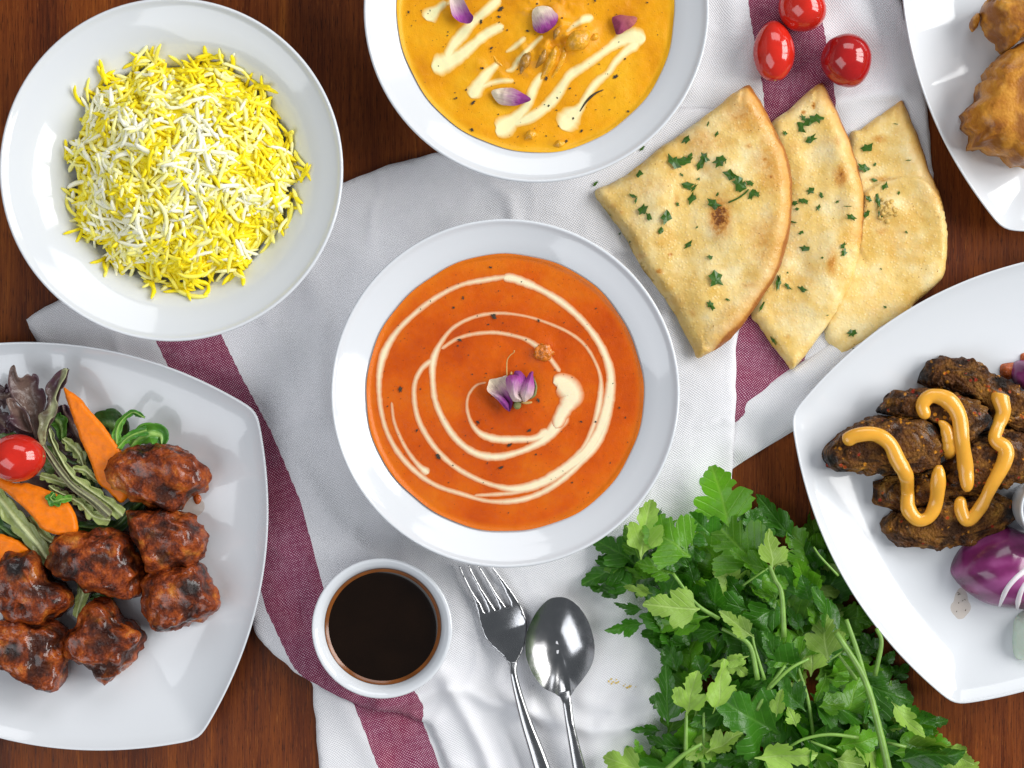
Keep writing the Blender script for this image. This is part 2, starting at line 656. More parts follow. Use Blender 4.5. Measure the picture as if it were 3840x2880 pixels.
MAT = dict(
    wood=m_wood(), ceramic=m_ceramic(), metal=m_metal(), naan=m_naan(),
    cloth_a=m_cloth("striped_linen", math.radians(-12)), cloth_b=m_cloth("striped_linen_two", math.radians(8)),
    orange=m_curry("tomato_curry", (0.61, 0.096, 0.0030), (0.50, 0.064, 0.0022), (0.69, 0.160, 0.006)),
    yellow=m_curry("yellow_curry", (0.79, 0.335, 0.006), (0.64, 0.235, 0.004), (0.83, 0.43, 0.015)),
    cream_o=m_cream("cream_on_tomato_curry", (0.89, 0.78, 0.52), (0.63, 0.125, 0.008)),
    cream_y=m_cream("cream_on_yellow_curry", (0.90, 0.83, 0.46), (0.79, 0.36, 0.012)),
    herb=m_leaf("chopped_parsley", (0.040, 0.115, 0.007), (0.05, 0.13, 0.015), 0.3, 0.1),
    speck=m_plain("dark_spice", (0.035, 0.022, 0.010), 0.6, 0.5, 400),
    tomato=m_plain("tomato_skin", (0.56, 0.020, 0.010), 0.13, 0.22, 60, coat=0.5, coat_rough=0.06, sss=0.08, sss_scale=0.003),
    tomato_dk=m_plain("deep_red_tomato_skin", (0.40, 0.010, 0.010), 0.13, 0.22, 60, coat=0.5, coat_rough=0.06, sss=0.08, sss_scale=0.003),
    scar=m_plain("tomato_stem_scar", (0.42, 0.30, 0.10), 0.7, 0.3, 900),
    dip=m_plain("brown_tamarind_sauce", (0.0075, 0.0032, 0.0014), 0.10, 0.2, 60, spec=0.32),
    dip_rim=m_plain("thin_sauce_edge", (0.20, 0.060, 0.009), 0.2, 0.3, 60),
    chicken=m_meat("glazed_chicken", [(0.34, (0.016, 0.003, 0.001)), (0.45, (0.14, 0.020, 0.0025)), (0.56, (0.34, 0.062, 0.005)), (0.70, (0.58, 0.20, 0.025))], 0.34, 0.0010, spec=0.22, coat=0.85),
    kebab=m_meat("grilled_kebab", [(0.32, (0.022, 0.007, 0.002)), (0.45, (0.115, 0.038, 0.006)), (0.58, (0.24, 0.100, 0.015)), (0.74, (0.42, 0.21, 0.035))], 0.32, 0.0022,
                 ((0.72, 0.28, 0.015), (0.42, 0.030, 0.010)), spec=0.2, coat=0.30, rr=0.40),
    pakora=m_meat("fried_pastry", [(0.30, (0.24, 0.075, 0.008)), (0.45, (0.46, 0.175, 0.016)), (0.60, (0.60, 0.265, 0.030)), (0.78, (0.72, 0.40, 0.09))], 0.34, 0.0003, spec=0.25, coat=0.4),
    mustard=m_plain("mustard_yellow_sauce", (0.80, 0.385, 0.040), 0.22, 0.08, 80, coat=0.3, coat_rough=0.1, sss=0.1, sss_scale=0.003),
    carrot=m_plain("cut_carrot", (0.86, 0.205, 0.004), 0.42, 0.14, 170, 0.0005, spec=0.25, sss=0.1, sss_scale=0.003),
    parsley_d=m_leaf("dark_parsley_leaf", (0.040, 0.155, 0.010), (0.11, 0.29, 0.04), 0.30, 0.25),
    parsley_m=m_leaf("green_parsley_leaf", (0.105, 0.290, 0.014), (0.22, 0.44, 0.05), 0.34, 0.28),
    parsley_p=m_leaf("pale_parsley_underside", (0.30, 0.49, 0.075), (0.46, 0.62, 0.19), 0.48, 0.28),
    stem=m_plain("parsley_stem", (0.20, 0.37, 0.065), 0.38, 0.25, 120),
    salad_p=m_salad("purple_lettuce", (0.17, 0.11, 0.085), (0.080, 0.042, 0.042), (0.066, 0.026, 0.044)),
    salad_g=m_salad("green_lettuce", (0.58, 0.64, 0.32), (0.36, 0.43, 0.13), (0.18, 0.21, 0.07)),
    salad_s=m_salad("purple_lettuce_green_stem", (0.40, 0.42, 0.22), (0.20, 0.19, 0.10), (0.075, 0.030, 0.046)),
    salad_d=m_salad("dark_green_lettuce", (0.12, 0.22, 0.05), (0.035, 0.10, 0.018), (0.022, 0.055, 0.012)),
    salad_b=m_salad("bright_green_lettuce", (0.32, 0.52, 0.12), (0.115, 0.31, 0.028), (0.05, 0.20, 0.02)),
    petal_v=m_petal("violet_rose_petal", (0.70, 0.58, 0.52), (0.36, 0.065, 0.33)),
    petal_c=m_petal("cream_violet_petal", (0.78, 0.68, 0.50), (0.27, 0.04, 0.24)),
    petal_r=m_petal("dusky_red_petal", (0.42, 0.12, 0.10), (0.30, 0.050, 0.11)),
    sepal=m_plain("dry_rose_sepal", (0.20, 0.21, 0.07), 0.7, 0.4, 300),
    thread=m_plain("dry_petal_thread", (0.55, 0.33, 0.10), 0.6, 0.2, 300),
    chunk_lt=m_plain("sauce_coated_vegetable", (0.76, 0.36, 0.012), 0.25, 0.25, 240, 0.0008, coat=0.3, coat_rough=0.1),
    chunk_dk=m_plain("brown_cooked_onion", (0.42, 0.20, 0.022), 0.25, 0.35, 240, 0.0008, coat=0.3, coat_rough=0.1),
    chunk_or=m_plain("sauce_coated_chicken", (0.62, 0.17, 0.008), 0.3, 0.35, 300, 0.0008, coat=0.25, coat_rough=0.1),
    onion=None, onion_white=m_plain("onion_cut_edge", (0.78, 0.72, 0.76), 0.35, 0.05, 100, sss=0.1, sss_scale=0.003),
    pale=m_plain("pale_cut_vegetable", (0.62, 0.72, 0.60), 0.25, 0.12, 60, sss=0.3, sss_scale=0.005),
    glaze=m_plain("thin_glaze_stain", (0.60, 0.40, 0.22), 0.10, 0.15, 220, alpha=0.26),
    relish=m_plain("red_relish", (0.52, 0.10, 0.012), 0.2, 0.4, 300, 0.0008, coat=0.4),
    garlic=m_plain("minced_garlic_butter", (0.66, 0.43, 0.11), 0.35, 0.35, 320, 0.0010),
    crumb=m_plain("yellow_crumbs", (0.72, 0.50, 0.08), 0.7, 0.2, 300),
)
for k, (a, b) in dict(rice_a=((0.95, 0.74, 0.003), (0.97, 0.81, 0.02)), rice_b=((0.96, 0.82, 0.03), (0.97, 0.89, 0.24)),
                      rice_c=((0.98, 0.90, 0.20), (0.98, 0.94, 0.56)), rice_d=((0.98, 0.95, 0.60), (0.99, 0.97, 0.84))).items():
    MAT[k] = m_grain("saffron_rice_" + k[-1], a, b)


def m_onion():
    n = NT("red_onion_skin")
    y = n.attr("streak")
    f = n.noise(n.mapping(n.pos(), (1, 1, 1)), 45, 3)
    st = n.math('SINE', n.math('MULTIPLY', y, 70.0))
    k = n.math('ADD', n.math('MULTIPLY', st, 0.12), f)
    c = n.ramp(k, [(0.30, (0.105, 0.010, 0.060)), (0.50, (0.20, 0.024, 0.125)), (0.68, (0.32, 0.075, 0.23))])
    return n.done(c, 0.22, n.bump(st, 0.0001, 0.3), spec=0.5, coat=0.3, coat_rough=0.1)


MAT['onion'] = m_onion()

# ------------------------------------------------------------------ the table
tw, td, tt = 0.62, 0.50, 0.03
V = [(x * tw, y * td, z) for z in (-tt, 0) for (x, y) in ((-1, -1), (1, -1), (1, 1), (-1, 1))]
Fq = [(0, 3, 2, 1), (4, 5, 6, 7), (0, 1, 5, 4), (1, 2, 6, 5), (2, 3, 7, 6), (3, 0, 4, 7)]
tag(obj("wooden_tabletop", V, Fq, MAT['wood'], smooth_=False), "dark reddish brown wooden tabletop with fine grain under everything", "table")


# ------------------------------------------------------------------ the two tea towels
def ridge(P, line, width, height):
    return height * np.exp(-(seg_dist(P, line) / width) ** 2)


def cloth_layer(name, outline, step, zfun, stripes, mat, parent, thick=0.0012, edge_round=0.004, fray=0.0006):
    V2, Fc, bnd = region(outline, step)
    nz = fbm(xyz(V2), 160, 2, 5)
    B = V2[bnd]
    d = seg_dist(V2, resample(outline, step), True)
    z = zfun(V2) + thick
    z = z - 0.0011 * np.clip(1 - d / edge_round, 0, 1) ** 2
    s = np.full(len(V2), -1.0)
    for line, hw in stripes:
        s = np.maximum(s, hw - seg_dist(V2, line))
    top = np.column_stack([V2 + (nz * fray)[:, None] * bnd[:, None], z])
    n = len(top)
    bot = top.copy()
    bot[:, 2] -= thick * 0.9
    faces = list(Fc)
    # rim between the top and the bottom of the cloth
    edges = {}
    for f in Fc:
        for a, b in zip(f, f[1:] + f[:1]):
            edges[(a, b)] = 1
    for (a, b) in edges:
        if (b, a) not in edges:
            faces.append((b, a, a + n, b + n))
    faces += [tuple(i + n for i in reversed(f)) for f in Fc]
    return part(name, np.vstack([top, bot]), faces, mat, parent, attrs={"stripe": np.concatenate([s, s])})


px = S * 3840 / 2212
stripe_a = WP(F, [(380, 660), (410, 727), (465, 840), (530, 960), (588, 1100), (640, 1290), (690, 1395), (770, 1485), (850, 1532)])
stripe_a2 = WP(C6, [(560, 1050), (640, 1250), (745, 1531), (800, 1700)])

f_soft = [([(640, 520), (700, 680), (690, 900)], 26, 2.6), ([(560, 640), (620, 760), (660, 900)], 20, 1.4), ([(1060, 400), (1100, 430), (1110, 480)], 14, 1.8),
          ([(640, 1000), (720, 1120), (800, 1190)], 22, 1.6), ([(980, 1220), (1120, 1290), (1230, 1330)], 24, 1.2), ([(700, 1170), (900, 1215), (1030, 1215)], 20, 1.0)]
f_soft = [(WP(F, a), w * px, h * 1e-3) for a, w, h in f_soft]
f_pinch = [([(560, 1110), (800, 1060), (1000, 985), (1110, 1010), (1250, 1085), (1500, 1125)], 60, 5.0), ([(1450, 1140), (1700, 1215), (1900, 1265), (2250, 1240)], 52, 4.0),
           ([(1000, 1010), (1110, 1180), (1230, 1420), (1270, 1560)], 48, 4.0), ([(880, 820), (940, 900), (1010, 990)], 36, 2.0), ([(1850, 1100), (2050, 1130), (2300, 1060)], 60, 2.2),
           ([(1350, 1330), (1420, 1500), (1450, 1600)], 40, 1.8)]
f_pinch = [(WP(C6, a), w * 0.5877 * S, h * 1e-3) for a, w, h in f_pinch]
fold_tri = WP(C4, [(1300, 206), (1412, 203), (1470, 290), (1560, 455), (1540, 500), (1400, 330)])


def z_a(P):
    z = 0.0045 + 0.0016 * fbm(xyz(P), 17, 2, 3) + 0.0006 * fbm(xyz(P), 70, 2, 9) + 0.0011 * np.clip(1 - 7 * np.abs(fbm(xyz(P), 21, 2, 40)), 0, 1) ** 2 + 0.0005 * np.clip(1 - 6 * np.abs(fbm(xyz(P), 48, 2, 43)), 0, 1) ** 2
    for l, w, h in f_soft + f_pinch:
        z = z + ridge(P, l, w, h)
    dep = inside(P, fold_tri)
    z = z - 0.0026 * dep
    return z


def z_a_low(P):
    return 0.0008 + 0.0007 * (1 + fbm(xyz(P), 30, 2, 8)) + ridge(P, WP(C6, [(330, 1120), (450, 1330), (560, 1531)]), 0.006, 0.0014)


def z_b(P):
    z = 0.0008 + 0.0010 * (1 + fbm(xyz(P), 22, 2, 21)) + 0.0008 * np.clip(1 - 7 * np.abs(fbm(xyz(P), 24, 2, 61)), 0, 1) ** 2
    z = z + ridge(P, WP(C9, [(780, 715), (980, 670), (1250, 650)]), 0.004, 0.0028)
    z = z + ridge(P, WP(C9, [(900, 0), (1000, 180), (1130, 330), (1200, 560)]), 0.009, 0.0025)
    z = z + ridge(P, WP(C9, [(60, 0), (120, 300), (200, 560)]), 0.008, 0.0022)
    z = z + ridge(P, WP(C2, [(2090, 0), (2060, 300), (2000, 520)]), 0.006, 0.0018)
    return z


towel_a = thing("tea_towel", "crumpled white linen tea towel with a burgundy stripe running under the small sauce cup", "tea towel", W(*F(1000, 1000)))
out_a = [(58, 690), (75, 676), (132, 645), (330, 560), (600, 448), (742, 396), (840, 357), (952, 328), (1200, 290), (1475, 231), (1572, 238), (1585, 420), (1591, 700), (1590, 860),
         (1584, 1000), (1572, 1140), (1548, 1330), (1500, 1500), (1470, 1760), (990, 1760), (962, 1640), (930, 1565), (868, 1541), (800, 1530), (772, 1523), (725, 1500), (675, 1474), (634, 1447),
         (588, 1408), (556, 1376), (546, 1340), (420, 1150), (250, 900), (92, 752), (74, 732)]
upper = cloth_layer("folded_layer", WP(F, out_a, 0.004), 0.0024, z_a, [(stripe_a, 66 * px)], MAT['cloth_a'], towel_a)
out_al = [(600, 1400), (676, 1478), (677, 1510), (683, 1580), (690, 1659), (700, 1780), (1080, 1780), (1060, 1500), (900, 1430), (760, 1400)]
lower = cloth_layer("under_layer", WP(F, out_al, 0.001), 0.0024, z_a_low, [(stripe_a2, 62 * px)], MAT['cloth_a'], towel_a)

towel_b = thing("tea_towel", "white linen tea towel with a burgundy stripe lying under the naan bread and tomatoes", "tea towel", W(*F(1750, 300)))
out_b = [(1430, -90), (1900, -90), (1945, 0), (1985, 110), (1998, 200), (2008, 290), (2016, 380), (2000, 560), (1930, 680), (1840, 770), (1600, 905), (1560, 930), (1520, 700), (1470, 420), (1440, 200)]
bmain = cloth_layer("flat_layer", WP(F, out_b, 0.002), 0.0024, z_b, [(WP(F, [(1684, -90), (1692, 20), (1724, 200), (1728, 400), (1690, 640), (1640, 860), (1620, 940)]), 76 * px)], MAT['cloth_b'], towel_b)
# the rolled hem along the lower edge
rc = catmull(np.array(WP(F, [(1545, 958), (1600, 925), (1700, 868), (1800, 800), (1900, 715), (1960, 660)])), 60)
rv, rf = [], []
for i, p in enumerate(rc):
    t = np.gradient(rc, axis=0)[i]
    t = t / np.hypot(*t)
    nn = np.array([-t[1], t[0]])
    ww = (66 - 14 * i / 59) * px
    for k in range(17):
        u = -1 + 2 * k / 16
        zz = 0.0012 + (0.0012 + 0.0056 * min(1, max(0, (i - 14) / 14))) * math.sqrt(max(0, 1 - abs(u) ** 2.6)) + 0.0006 * math.sin(i * 0.4 + 3 * u)
        q = p + nn * u * ww
        rv.append((q[0], q[1], zz))
for i in range(59):
    for k in range(16):
        rf.append((i * 17 + k, i * 17 + k + 1, (i + 1) * 17 + k + 1, (i + 1) * 17 + k))
part("rolled_hem", rv, [tuple(reversed(f)) for f in rf], MAT['cloth_b'], towel_b, attrs={"stripe": np.full(len(rv), -1.0)})


# ------------------------------------------------------------------ bowls
def bowl(pxc, R_px, label, depth=0.052, lvl=None):
    zr = depth
    cx, cy, _ = W(*pxc, zr)
    R = R_px * S * (H - zr) / H
    k = R / 0.0883
    inner = [(0.0, 0.0050), (0.018, 0.0050), (0.030, 0.0066), (0.040, 0.0115), (0.050, 0.0195), (0.0585, 0.0290), (0.0658, 0.0370), (0.0714, 0.0418), (0.0785, 0.0460), (0.0845, 0.0490), (0.0868, 0.0506)]
    lip = [(0.0875, 0.0518), (0.0883, 0.0520), (0.0889, 0.0512), (0.0889, 0.0500), (0.0880, 0.0485)]
    outer = [(0.080, 0.0410), (0.070, 0.0320), (0.058, 0.0210), (0.045, 0.0100), (0.038, 0.0050), (0.036, 0.0), (0.033, 0.0), (0.032, 0.0028), (0.0, 0.0028)]
    zb = 0.0075
    prof = [(r * k, zb + z * (zr - zb) / 0.052) for r, z in inner + lip + outer]
    V, Fc = lathe(prof, 128, cx, cy)
    V = np.array(V)
    base = np.array([cx, cy, 0.0075])
    o = link("serving_bowl", mesh_data("serving_bowl", V - base, Fc, MAT['ceramic']), None, tuple(base))
    tag(o, label, "bowl")
    return (cx, cy), prof


f_ = 3840 / 2212
rice_c, prof = bowl(F(369.5, 366), 369 * f_, "round white ceramic bowl holding the yellow saffron rice")
org_c, _ = bowl(F(1091.5, 849.5), 375 * f_, "round white ceramic bowl of orange curry in the middle of the table")
yel_c, _ = bowl(F(1159, 21), 371 * f_, "round white ceramic bowl of yellow curry, partly cut off at the top")


def inner_r(z):
    zs = [p[1] for p in prof[:11]]
    return float(np.interp(z, zs, [p[0] for p in prof[:11]]))


# ------------------------------------------------------------------ curries
def curry_surface(name, label, c, R, z0, mat, lump, seed, bumps=()):
    t = thing(name, label, "curry", (c[0], c[1], z0))
    V, Fc = [], []
    nr, na = 90, 180
    rs = R * np.linspace(0, 1, nr) ** 0.9
    ang = np.linspace(0, 2 * np.pi, na, endpoint=False)
    wob = 1 + 0.006 * np.array([math.sin(3 * a + seed) + 0.6 * math.sin(7 * a + 2 * seed) + 0.4 * math.sin(17 * a) for a in ang])
    pts = [(c[0], c[1])] + [(c[0] + r * math.cos(a) * (1 + (w - 1) * (r / R) ** 6), c[1] + r * math.sin(a) * (1 + (w - 1) * (r / R) ** 6)) for r in rs[1:] for a, w in zip(ang, wob)]
    P = np.array(pts)
    rr = np.hypot(P[:, 0] - c[0], P[:, 1] - c[1]) / R
    z = z0 + lump * fbm(xyz(P), 60, 3, seed) + 0.25 * lump * fbm(xyz(P), 260, 2, seed + 5)
    z = z - lump * 0.2
    for (bx, by, br, bh) in bumps:
        d = np.hypot(P[:, 0] - bx, P[:, 1] - by) / br
        z = z + bh * np.exp(-d ** 2) * (1 + 0.7 * fbm(xyz(P), 190, 2, seed + 2))
    rim = smooth(0.965, 1.0, rr)
    z = z * (1 - rim) + (z0 + 0.0009) * rim
    for i in range(na):
        Fc.append((0, 1 + i, 1 + (i + 1) % na))
    for j in range(nr - 2):
        for i in range(na):
            a, b = 1 + j * na + i, 1 + j * na + (i + 1) % na
            Fc.append((a, a + na, b + na, b))
    o = part("sauce", np.column_stack([P, z]), Fc, mat, t, attrs={"rim": smooth(0.93, 1.0, rr)})
    return t, o


ZS = 0.0075 + 0.042 * (0.052 - 0.0075) / 0.052
lump_w = W(*C4(1010, 650), ZS)
orange_t, orange_s = curry_surface("tomato_curry", "smooth orange curry with a cream spiral in the middle bowl", org_c, inner_r(ZS) + 0.0006, ZS, MAT['orange'], 0.0005, 4,
                                   [(lump_w[0], lump_w[1], 0.0060, 0.0010), (lump_w[0] + .003, lump_w[1] + .004, 0.003, 0.0005)])
yb = []
for (x, y, r, h) in ((1040, 330, 60, 3.0), (1110, 350, 50, 3.4), (1180, 300, 70, 3.6), (1250, 230, 80, 3.2), (1330, 230, 75, 3.0), (1230, 120, 80, 2.4), (1390, 180, 60, 2.0), (1010, 420, 50, 2.0), (900, 440, 60, 1.4),
                     (1050, 800, 60, 1.2), (1230, 850, 50, 1.2), (760, 400, 40, 1.0), (1050, 30, 90, 2.0), (1250, 10, 90, 2.2)):
    q = W(*C2(x, y), ZS)
    yb.append((q[0], q[1], r * 0.6329 * S, h * 1e-3))
yellow_t, yellow_s = curry_surface("yellow_curry", "chunky yellow curry streaked with cream in the top bowl", yel_c, inner_r(ZS) + 0.0006, ZS, MAT['yellow'], 0.0009, 12, yb)
bv_o, bv_y = bvh_of(orange_s), bvh_of(yellow_s)


def ribbon(name, c, pts, mat, parent, bvh, wsc, n=None, lift=0.00016):
    """a flat stream of cream lying on a sauce; pts are (x, y, width)"""
    A = np.array(pts, float)
    n = n or max(12, 7 * len(A))
    Q = catmull(A, n)
    L = np.array([c(x, y) for x, y in Q[:, :2]])
    P = [hit(bvh, x, y, ZS)[0] for x, y in L]
    P2 = np.array([(p.x, p.y) for p in P])
    T = np.gradient(P2, axis=0)
    T /= np.maximum(np.hypot(T[:, 0], T[:, 1]), 1e-9)[:, None]
    N = np.column_stack([-T[:, 1], T[:, 0]])
    hw = np.maximum(Q[:, 2], 3) * 0.80 * wsc * S
    # rounded ends
    s = np.concatenate([[0], np.cumsum(np.hypot(*np.diff(P2, axis=0).T))])
    for e, dd in ((hw[0], s), (hw[-1], s[-1] - s)):
        k = np.clip(dd / max(e, 1e-6), 0, 1)
        hw = hw * np.sqrt(np.clip(1 - (1 - k) ** 2, 0.02, 1))
    wob = 1 + 0.12 * fbm(xyz(P2), 500, 2, 3)
    V, Fc, E = [], [], []
    K = 11
    for i in range(n):
        for k in range(K):
            u = -1 + 2 * k / (K - 1)
            q = P2[i] + N[i] * u * hw[i] * wob[i]
            r = bvh.ray_cast(Vector((q[0], q[1], H)), Vector((0, 0, -1)))[0]
            zz = r.z if r else ZS
            thin = min(1.0, max(0.0, (hw[i] - 0.0006) / 0.0030))
            V.append((q[0], q[1], zz + 0.00006 + lift * (1.1 - u * u) * (0.5 + 0.5 * thin)))
            E.append((1 - abs(u) ** 1.15) * (0.26 + 0.74 * thin))
    for i in range(n - 1):
        for k in range(K - 1):
            Fc.append((i * K + k, i * K + k + 1, (i + 1) * K + k + 1, (i + 1) * K + k))
    # face up
    a, b, d = (Vector(V[j]) for j in Fc[len(Fc) // 2][:3])
    if (b - a).cross(d - a).z < 0:
        Fc = [tuple(reversed(f)) for f in Fc]
    return part(name, V, Fc, mat, parent, attrs={"edge": E})


sw4 = 1400 / 1695
spirals = [
    # outer ring, from the blob at the top round to the left
    [(830, 318, 26), (870, 318, 30), (930, 338, 28), (1010, 375, 22), (1100, 430, 24), (1190, 510, 22), (1260, 600, 24), (1300, 680, 26), (1320, 760, 28), (1315, 850, 34), (1295, 940, 36), (1260, 1030, 34), (1200, 1115, 36), (1110, 1185, 34), (1010, 1245, 32), (900, 1275, 28), (800, 1262, 18), (700, 1225, 18), (600, 1165, 18), (520, 1085, 18), (460, 990, 18), (432, 900, 17), (430, 800, 16), (462, 730, 18), (510, 690, 18)],
    [(860, 310, 14), (760, 325, 20), (640, 350, 16), (530, 405, 18), (430, 480, 18), (350, 560, 20), (300, 640, 26), (275, 720, 24), (268, 820, 18), (280, 930, 16), (310, 1030, 16), (370, 1130, 18), (450, 1210, 18), (540, 1265, 16), (650, 1300, 16), (760, 1330, 14), (880, 1330, 20), (990, 1300, 20), (1090, 1240, 22), (1190, 1150, 22), (1260, 1070, 24), (1300, 980, 22), (1322, 880, 22)],
    [(325, 880, 9), (340, 980, 11), (390, 1090, 13), (450, 1170, 18), (495, 1205, 34)],
    [(700, 1305, 10), (800, 1300, 14), (900, 1290, 14), (1010, 1260, 16)],
    [(1050, 1215, 14), (1130, 1150, 14), (1200, 1080, 16), (1245, 980, 18), (1270, 880, 22), (1275, 780, 14), (1250, 700, 11), (1200, 620, 12), (1120, 560, 11), (1000, 510, 10), (900, 485, 9), (800, 478, 12), (700, 495, 13), (610, 540, 14), (550, 610, 16), (515, 690, 24), (512, 780, 20), (525, 880, 20), (570, 980, 22), (630, 1060, 22), (710, 1115, 24), (800, 1130, 26), (890, 1112, 22), (970, 1080, 24), (1030, 1040, 34), (1085, 970, 44), (1110, 920, 50)],
    [(550, 640, 12), (620, 595, 13), (700, 572, 13), (800, 566, 14), (900, 585, 13), (960, 610, 18), (1010, 650, 22), (1050, 690, 16), (1090, 745, 16)],
    [(755, 792, 6), (710, 805, 9), (675, 850, 10), (668, 910, 11), (690, 980, 15), (735, 1028, 22), (810, 1050, 26), (900, 1050, 24), (980, 1045, 24), (1040, 1010, 40)],
]
for s in spirals:
    ribbon("cream_swirl", C4, s, MAT['cream_o'], orange_t, bv_o, sw4, n=len(s) * 9)
ribbon("cream_pool", C4, [(1058, 792, 44), (1085, 788, 54), (1120, 812, 70), (1145, 850, 66), (1125, 890, 52), (1095, 940, 40), (1070, 1000, 34)], MAT['cream_o'], orange_t, bv_o, sw4, n=60, lift=0.0005)

streaks = [
    [(560, 10, 30), (500, 60, 40), (455, 100, 90), (440, 120, 84)],
    [(560, 30, 20), (600, -10, 16)],
    [(900, 150, 40), (800, 200, 44), (720, 265, 44), (640, 330, 56), (560, 370, 76), (500, 390, 92), (470, 395, 84)],
    [(560, 350, 40), (600, 270, 44), (650, 210, 50), (720, 130, 40), (800, 60, 44), (880, -10, 40)],
    [(870, 370, 24), (800, 440, 44), (760, 490, 54), (725, 545, 66), (705, 580, 60)],
    [(960, 480, 20), (880, 480, 24), (800, 500, 26), (760, 520, 40)],
    [(1130, 210, 20), (1060, 280, 24), (990, 350, 26), (950, 410, 24), (910, 420, 14)],
    [(1030, 220, 22), (960, 280, 24), (910, 310, 10)],
    [(1130, 430, 26), (1080, 520, 40), (1040, 620, 40), (980, 690, 50), (920, 740, 80), (870, 775, 98), (850, 782, 92)],
    [(950, 740, 30), (1050, 700, 46), (1130, 650, 44), (1200, 580, 50), (1260, 490, 40), (1300, 440, 44), (1380, 390, 36), (1450, 340, 36), (1540, 275, 40), (1620, 225, 70), (1690, 225, 80), (1740, 235, 66)],
    [(1700, 250, 50), (1630, 300, 40), (1560, 370, 32), (1520, 430, 30), (1450, 490, 36), (1390, 570, 32), (1350, 640, 40), (1300, 690, 86), (1260, 740, 100), (1240, 765, 86)],
    [(1430, 100, 40), (1380, 115, 36), (1320, 150, 24), (1270, 190, 12)],
]
for s in streaks:
    ribbon("cream_streak", C2, s, MAT['cream_y'], yellow_t, bv_y, 0.6329, n=len(s) * 9, lift=0.0002)


# ------------------------------------------------------------------ flecks of herb and spice
def fleck(cx, cy, cz, size, ang, asp, nrm=Vector((0, 0, 1)), curl=0.25, rnd=random):
    k = rnd.choice((9, 10, 11, 12))
    ring = []
    for i in range(k):
        a = 2 * math.pi * i / k
        r = 0.5 * size * (rnd.uniform(0.85, 1.2) if i % 2 else rnd.uniform(0.42, 0.85))
        ring.append((r * math.cos(a), r * math.sin(a) * asp))
    ca, sa = math.cos(ang), math.sin(ang)
    V = [(0, 0, curl * size * 0.35 + 0.0002)]
    for x, y in ring:
        V.append((x, y, 0.0002 + abs(rnd.gauss(0, 0.3)) * curl * size))
    q = Vector((0, 0, 1)).rotation_difference(nrm)
    out = []
    for x, y, z in V:
        v = q @ Vector((x * ca - y * sa, x * sa + y * ca, z))
        out.append((cx + v.x, cy + v.y, cz + v.z))
    Fc = [(0, 1 + i, 1 + (i + 1) % k) for i in range(k)]
    return out, Fc


def join(parts):
    V, Fc = [], []
    for v, f in parts:
        o = len(V)
        V += list(v)
        Fc += [tuple(o + i for i in q) for q in f]
    return V, Fc


def specks(name, t, bvh, c, R, n, sizes, mat, seed):
    r = random.Random(seed)
    ps = []
    for _ in range(n):
        a, rr = r.uniform(0, 2 * math.pi), R * math.sqrt(r.random()) * 0.96
        x, y = c[0] + rr * math.cos(a), c[1] + rr * math.sin(a)
        h_ = bvh.ray_cast(Vector((x, y, H)), Vector((0, 0, -1)))[0]
        ps.append(fleck(x, y, (h_.z if h_ else ZS) + 0.0002, r.choice(sizes) * 1e-3 * r.uniform(0.7, 1.2), r.uniform(0, 6.3), r.uniform(0.3, 0.9), curl=0.05, rnd=r))
    V, Fc = join(ps)
    tag(part(name, V, Fc, mat, t, smooth_=False), kind="stuff")


specks("spice_specks", orange_t, bv_o, org_c, inner_r(ZS), 150, (0.5, 0.6, 0.7, 0.9, 1.3), MAT['speck'], 3)
specks("spice_specks", yellow_t, bv_y, yel_c, inner_r(ZS), 190, (0.5, 0.6, 0.8, 1.0, 1.4), MAT['speck'], 5)
rr_ = random.Random(9)
for (x, y, s) in ((365, 822, 36), (775, 270, 20), (650, 408, 20), (790, 492, 40), (992, 512, 22), (822, 1178, 26), (536, 1128, 34), (860, 1076, 30), (1185, 970, 18), (990, 872, 26), (440, 1010, 20), (718, 972, 22), (950, 1010, 26), (635, 600, 26)):
    p, nn = hit(bv_o, *C4(x, y))
    v, f = fleck(p.x, p.y, p.z + .0003, s * sw4 * S, rr_.uniform(0, 3), 0.5, curl=0.08, rnd=rr_)
    part("herb_fleck", v, f, MAT['speck'], orange_t, smooth_=False)
for (x, y, s) in ((880, 55, 44), (335, 72, 24), (765, 130, 30), (825, 286, 26), (770, 405, 28), (1150, 465, 36), (710, 770, 34), (718, 610, 34), (1040, 185, 28), (1360, 776, 26), (1440, 2, 26), (1270, 838, 28), (1560, 455, 40), (1290, 525, 20), (1635, 660, 22), (870, 100, 26)):
    p, nn = hit(bv_y, *C2(x, y))
    v, f = fleck(p.x, p.y, p.z + .0003, s * 0.6329 * S, rr_.uniform(0, 3), 0.55, curl=0.08, rnd=rr_)
    part("herb_fleck", v, f, MAT['speck'], yellow_t, smooth_=False)
# a long chilli thread
th = [hit(bv_y, *C2(x, y))[0] + Vector((0, 0, 0.0002)) for x, y in catmull([(1490, 532), (1440, 555), (1390, 600), (1350, 660)], 14)]
v, f = tube(th, np.interp(np.linspace(0, 1, 14), [0, .5, 1], [0.0002, 0.0007, 0.0003]), 6)
part("herb_stalk", v, f, MAT['speck'], yellow_t)


def strip_chunk(name, c, pts, t, bvh, mat, z_up=0.0):
    A = catmull(np.array(pts, float), 18)
    P = [hit(bvh, *c(x, y))[0] for x, y in A[:, :2]]
    r = A[:, 2] * 0.5 * 0.6329 * S * np.sin(np.linspace(0.25, math.pi - 0.25, 18)) ** 0.6
    v, f = tube([(p.x, p.y, p.z + z_up) for p in P], r, 8)
    v = np.array(v)
    v = v + (0.0006 * fbm(v, 500, 2, 4))[:, None] * np.array([0.6, 0.6, 1.0])
    part(name, v, f, mat, t)


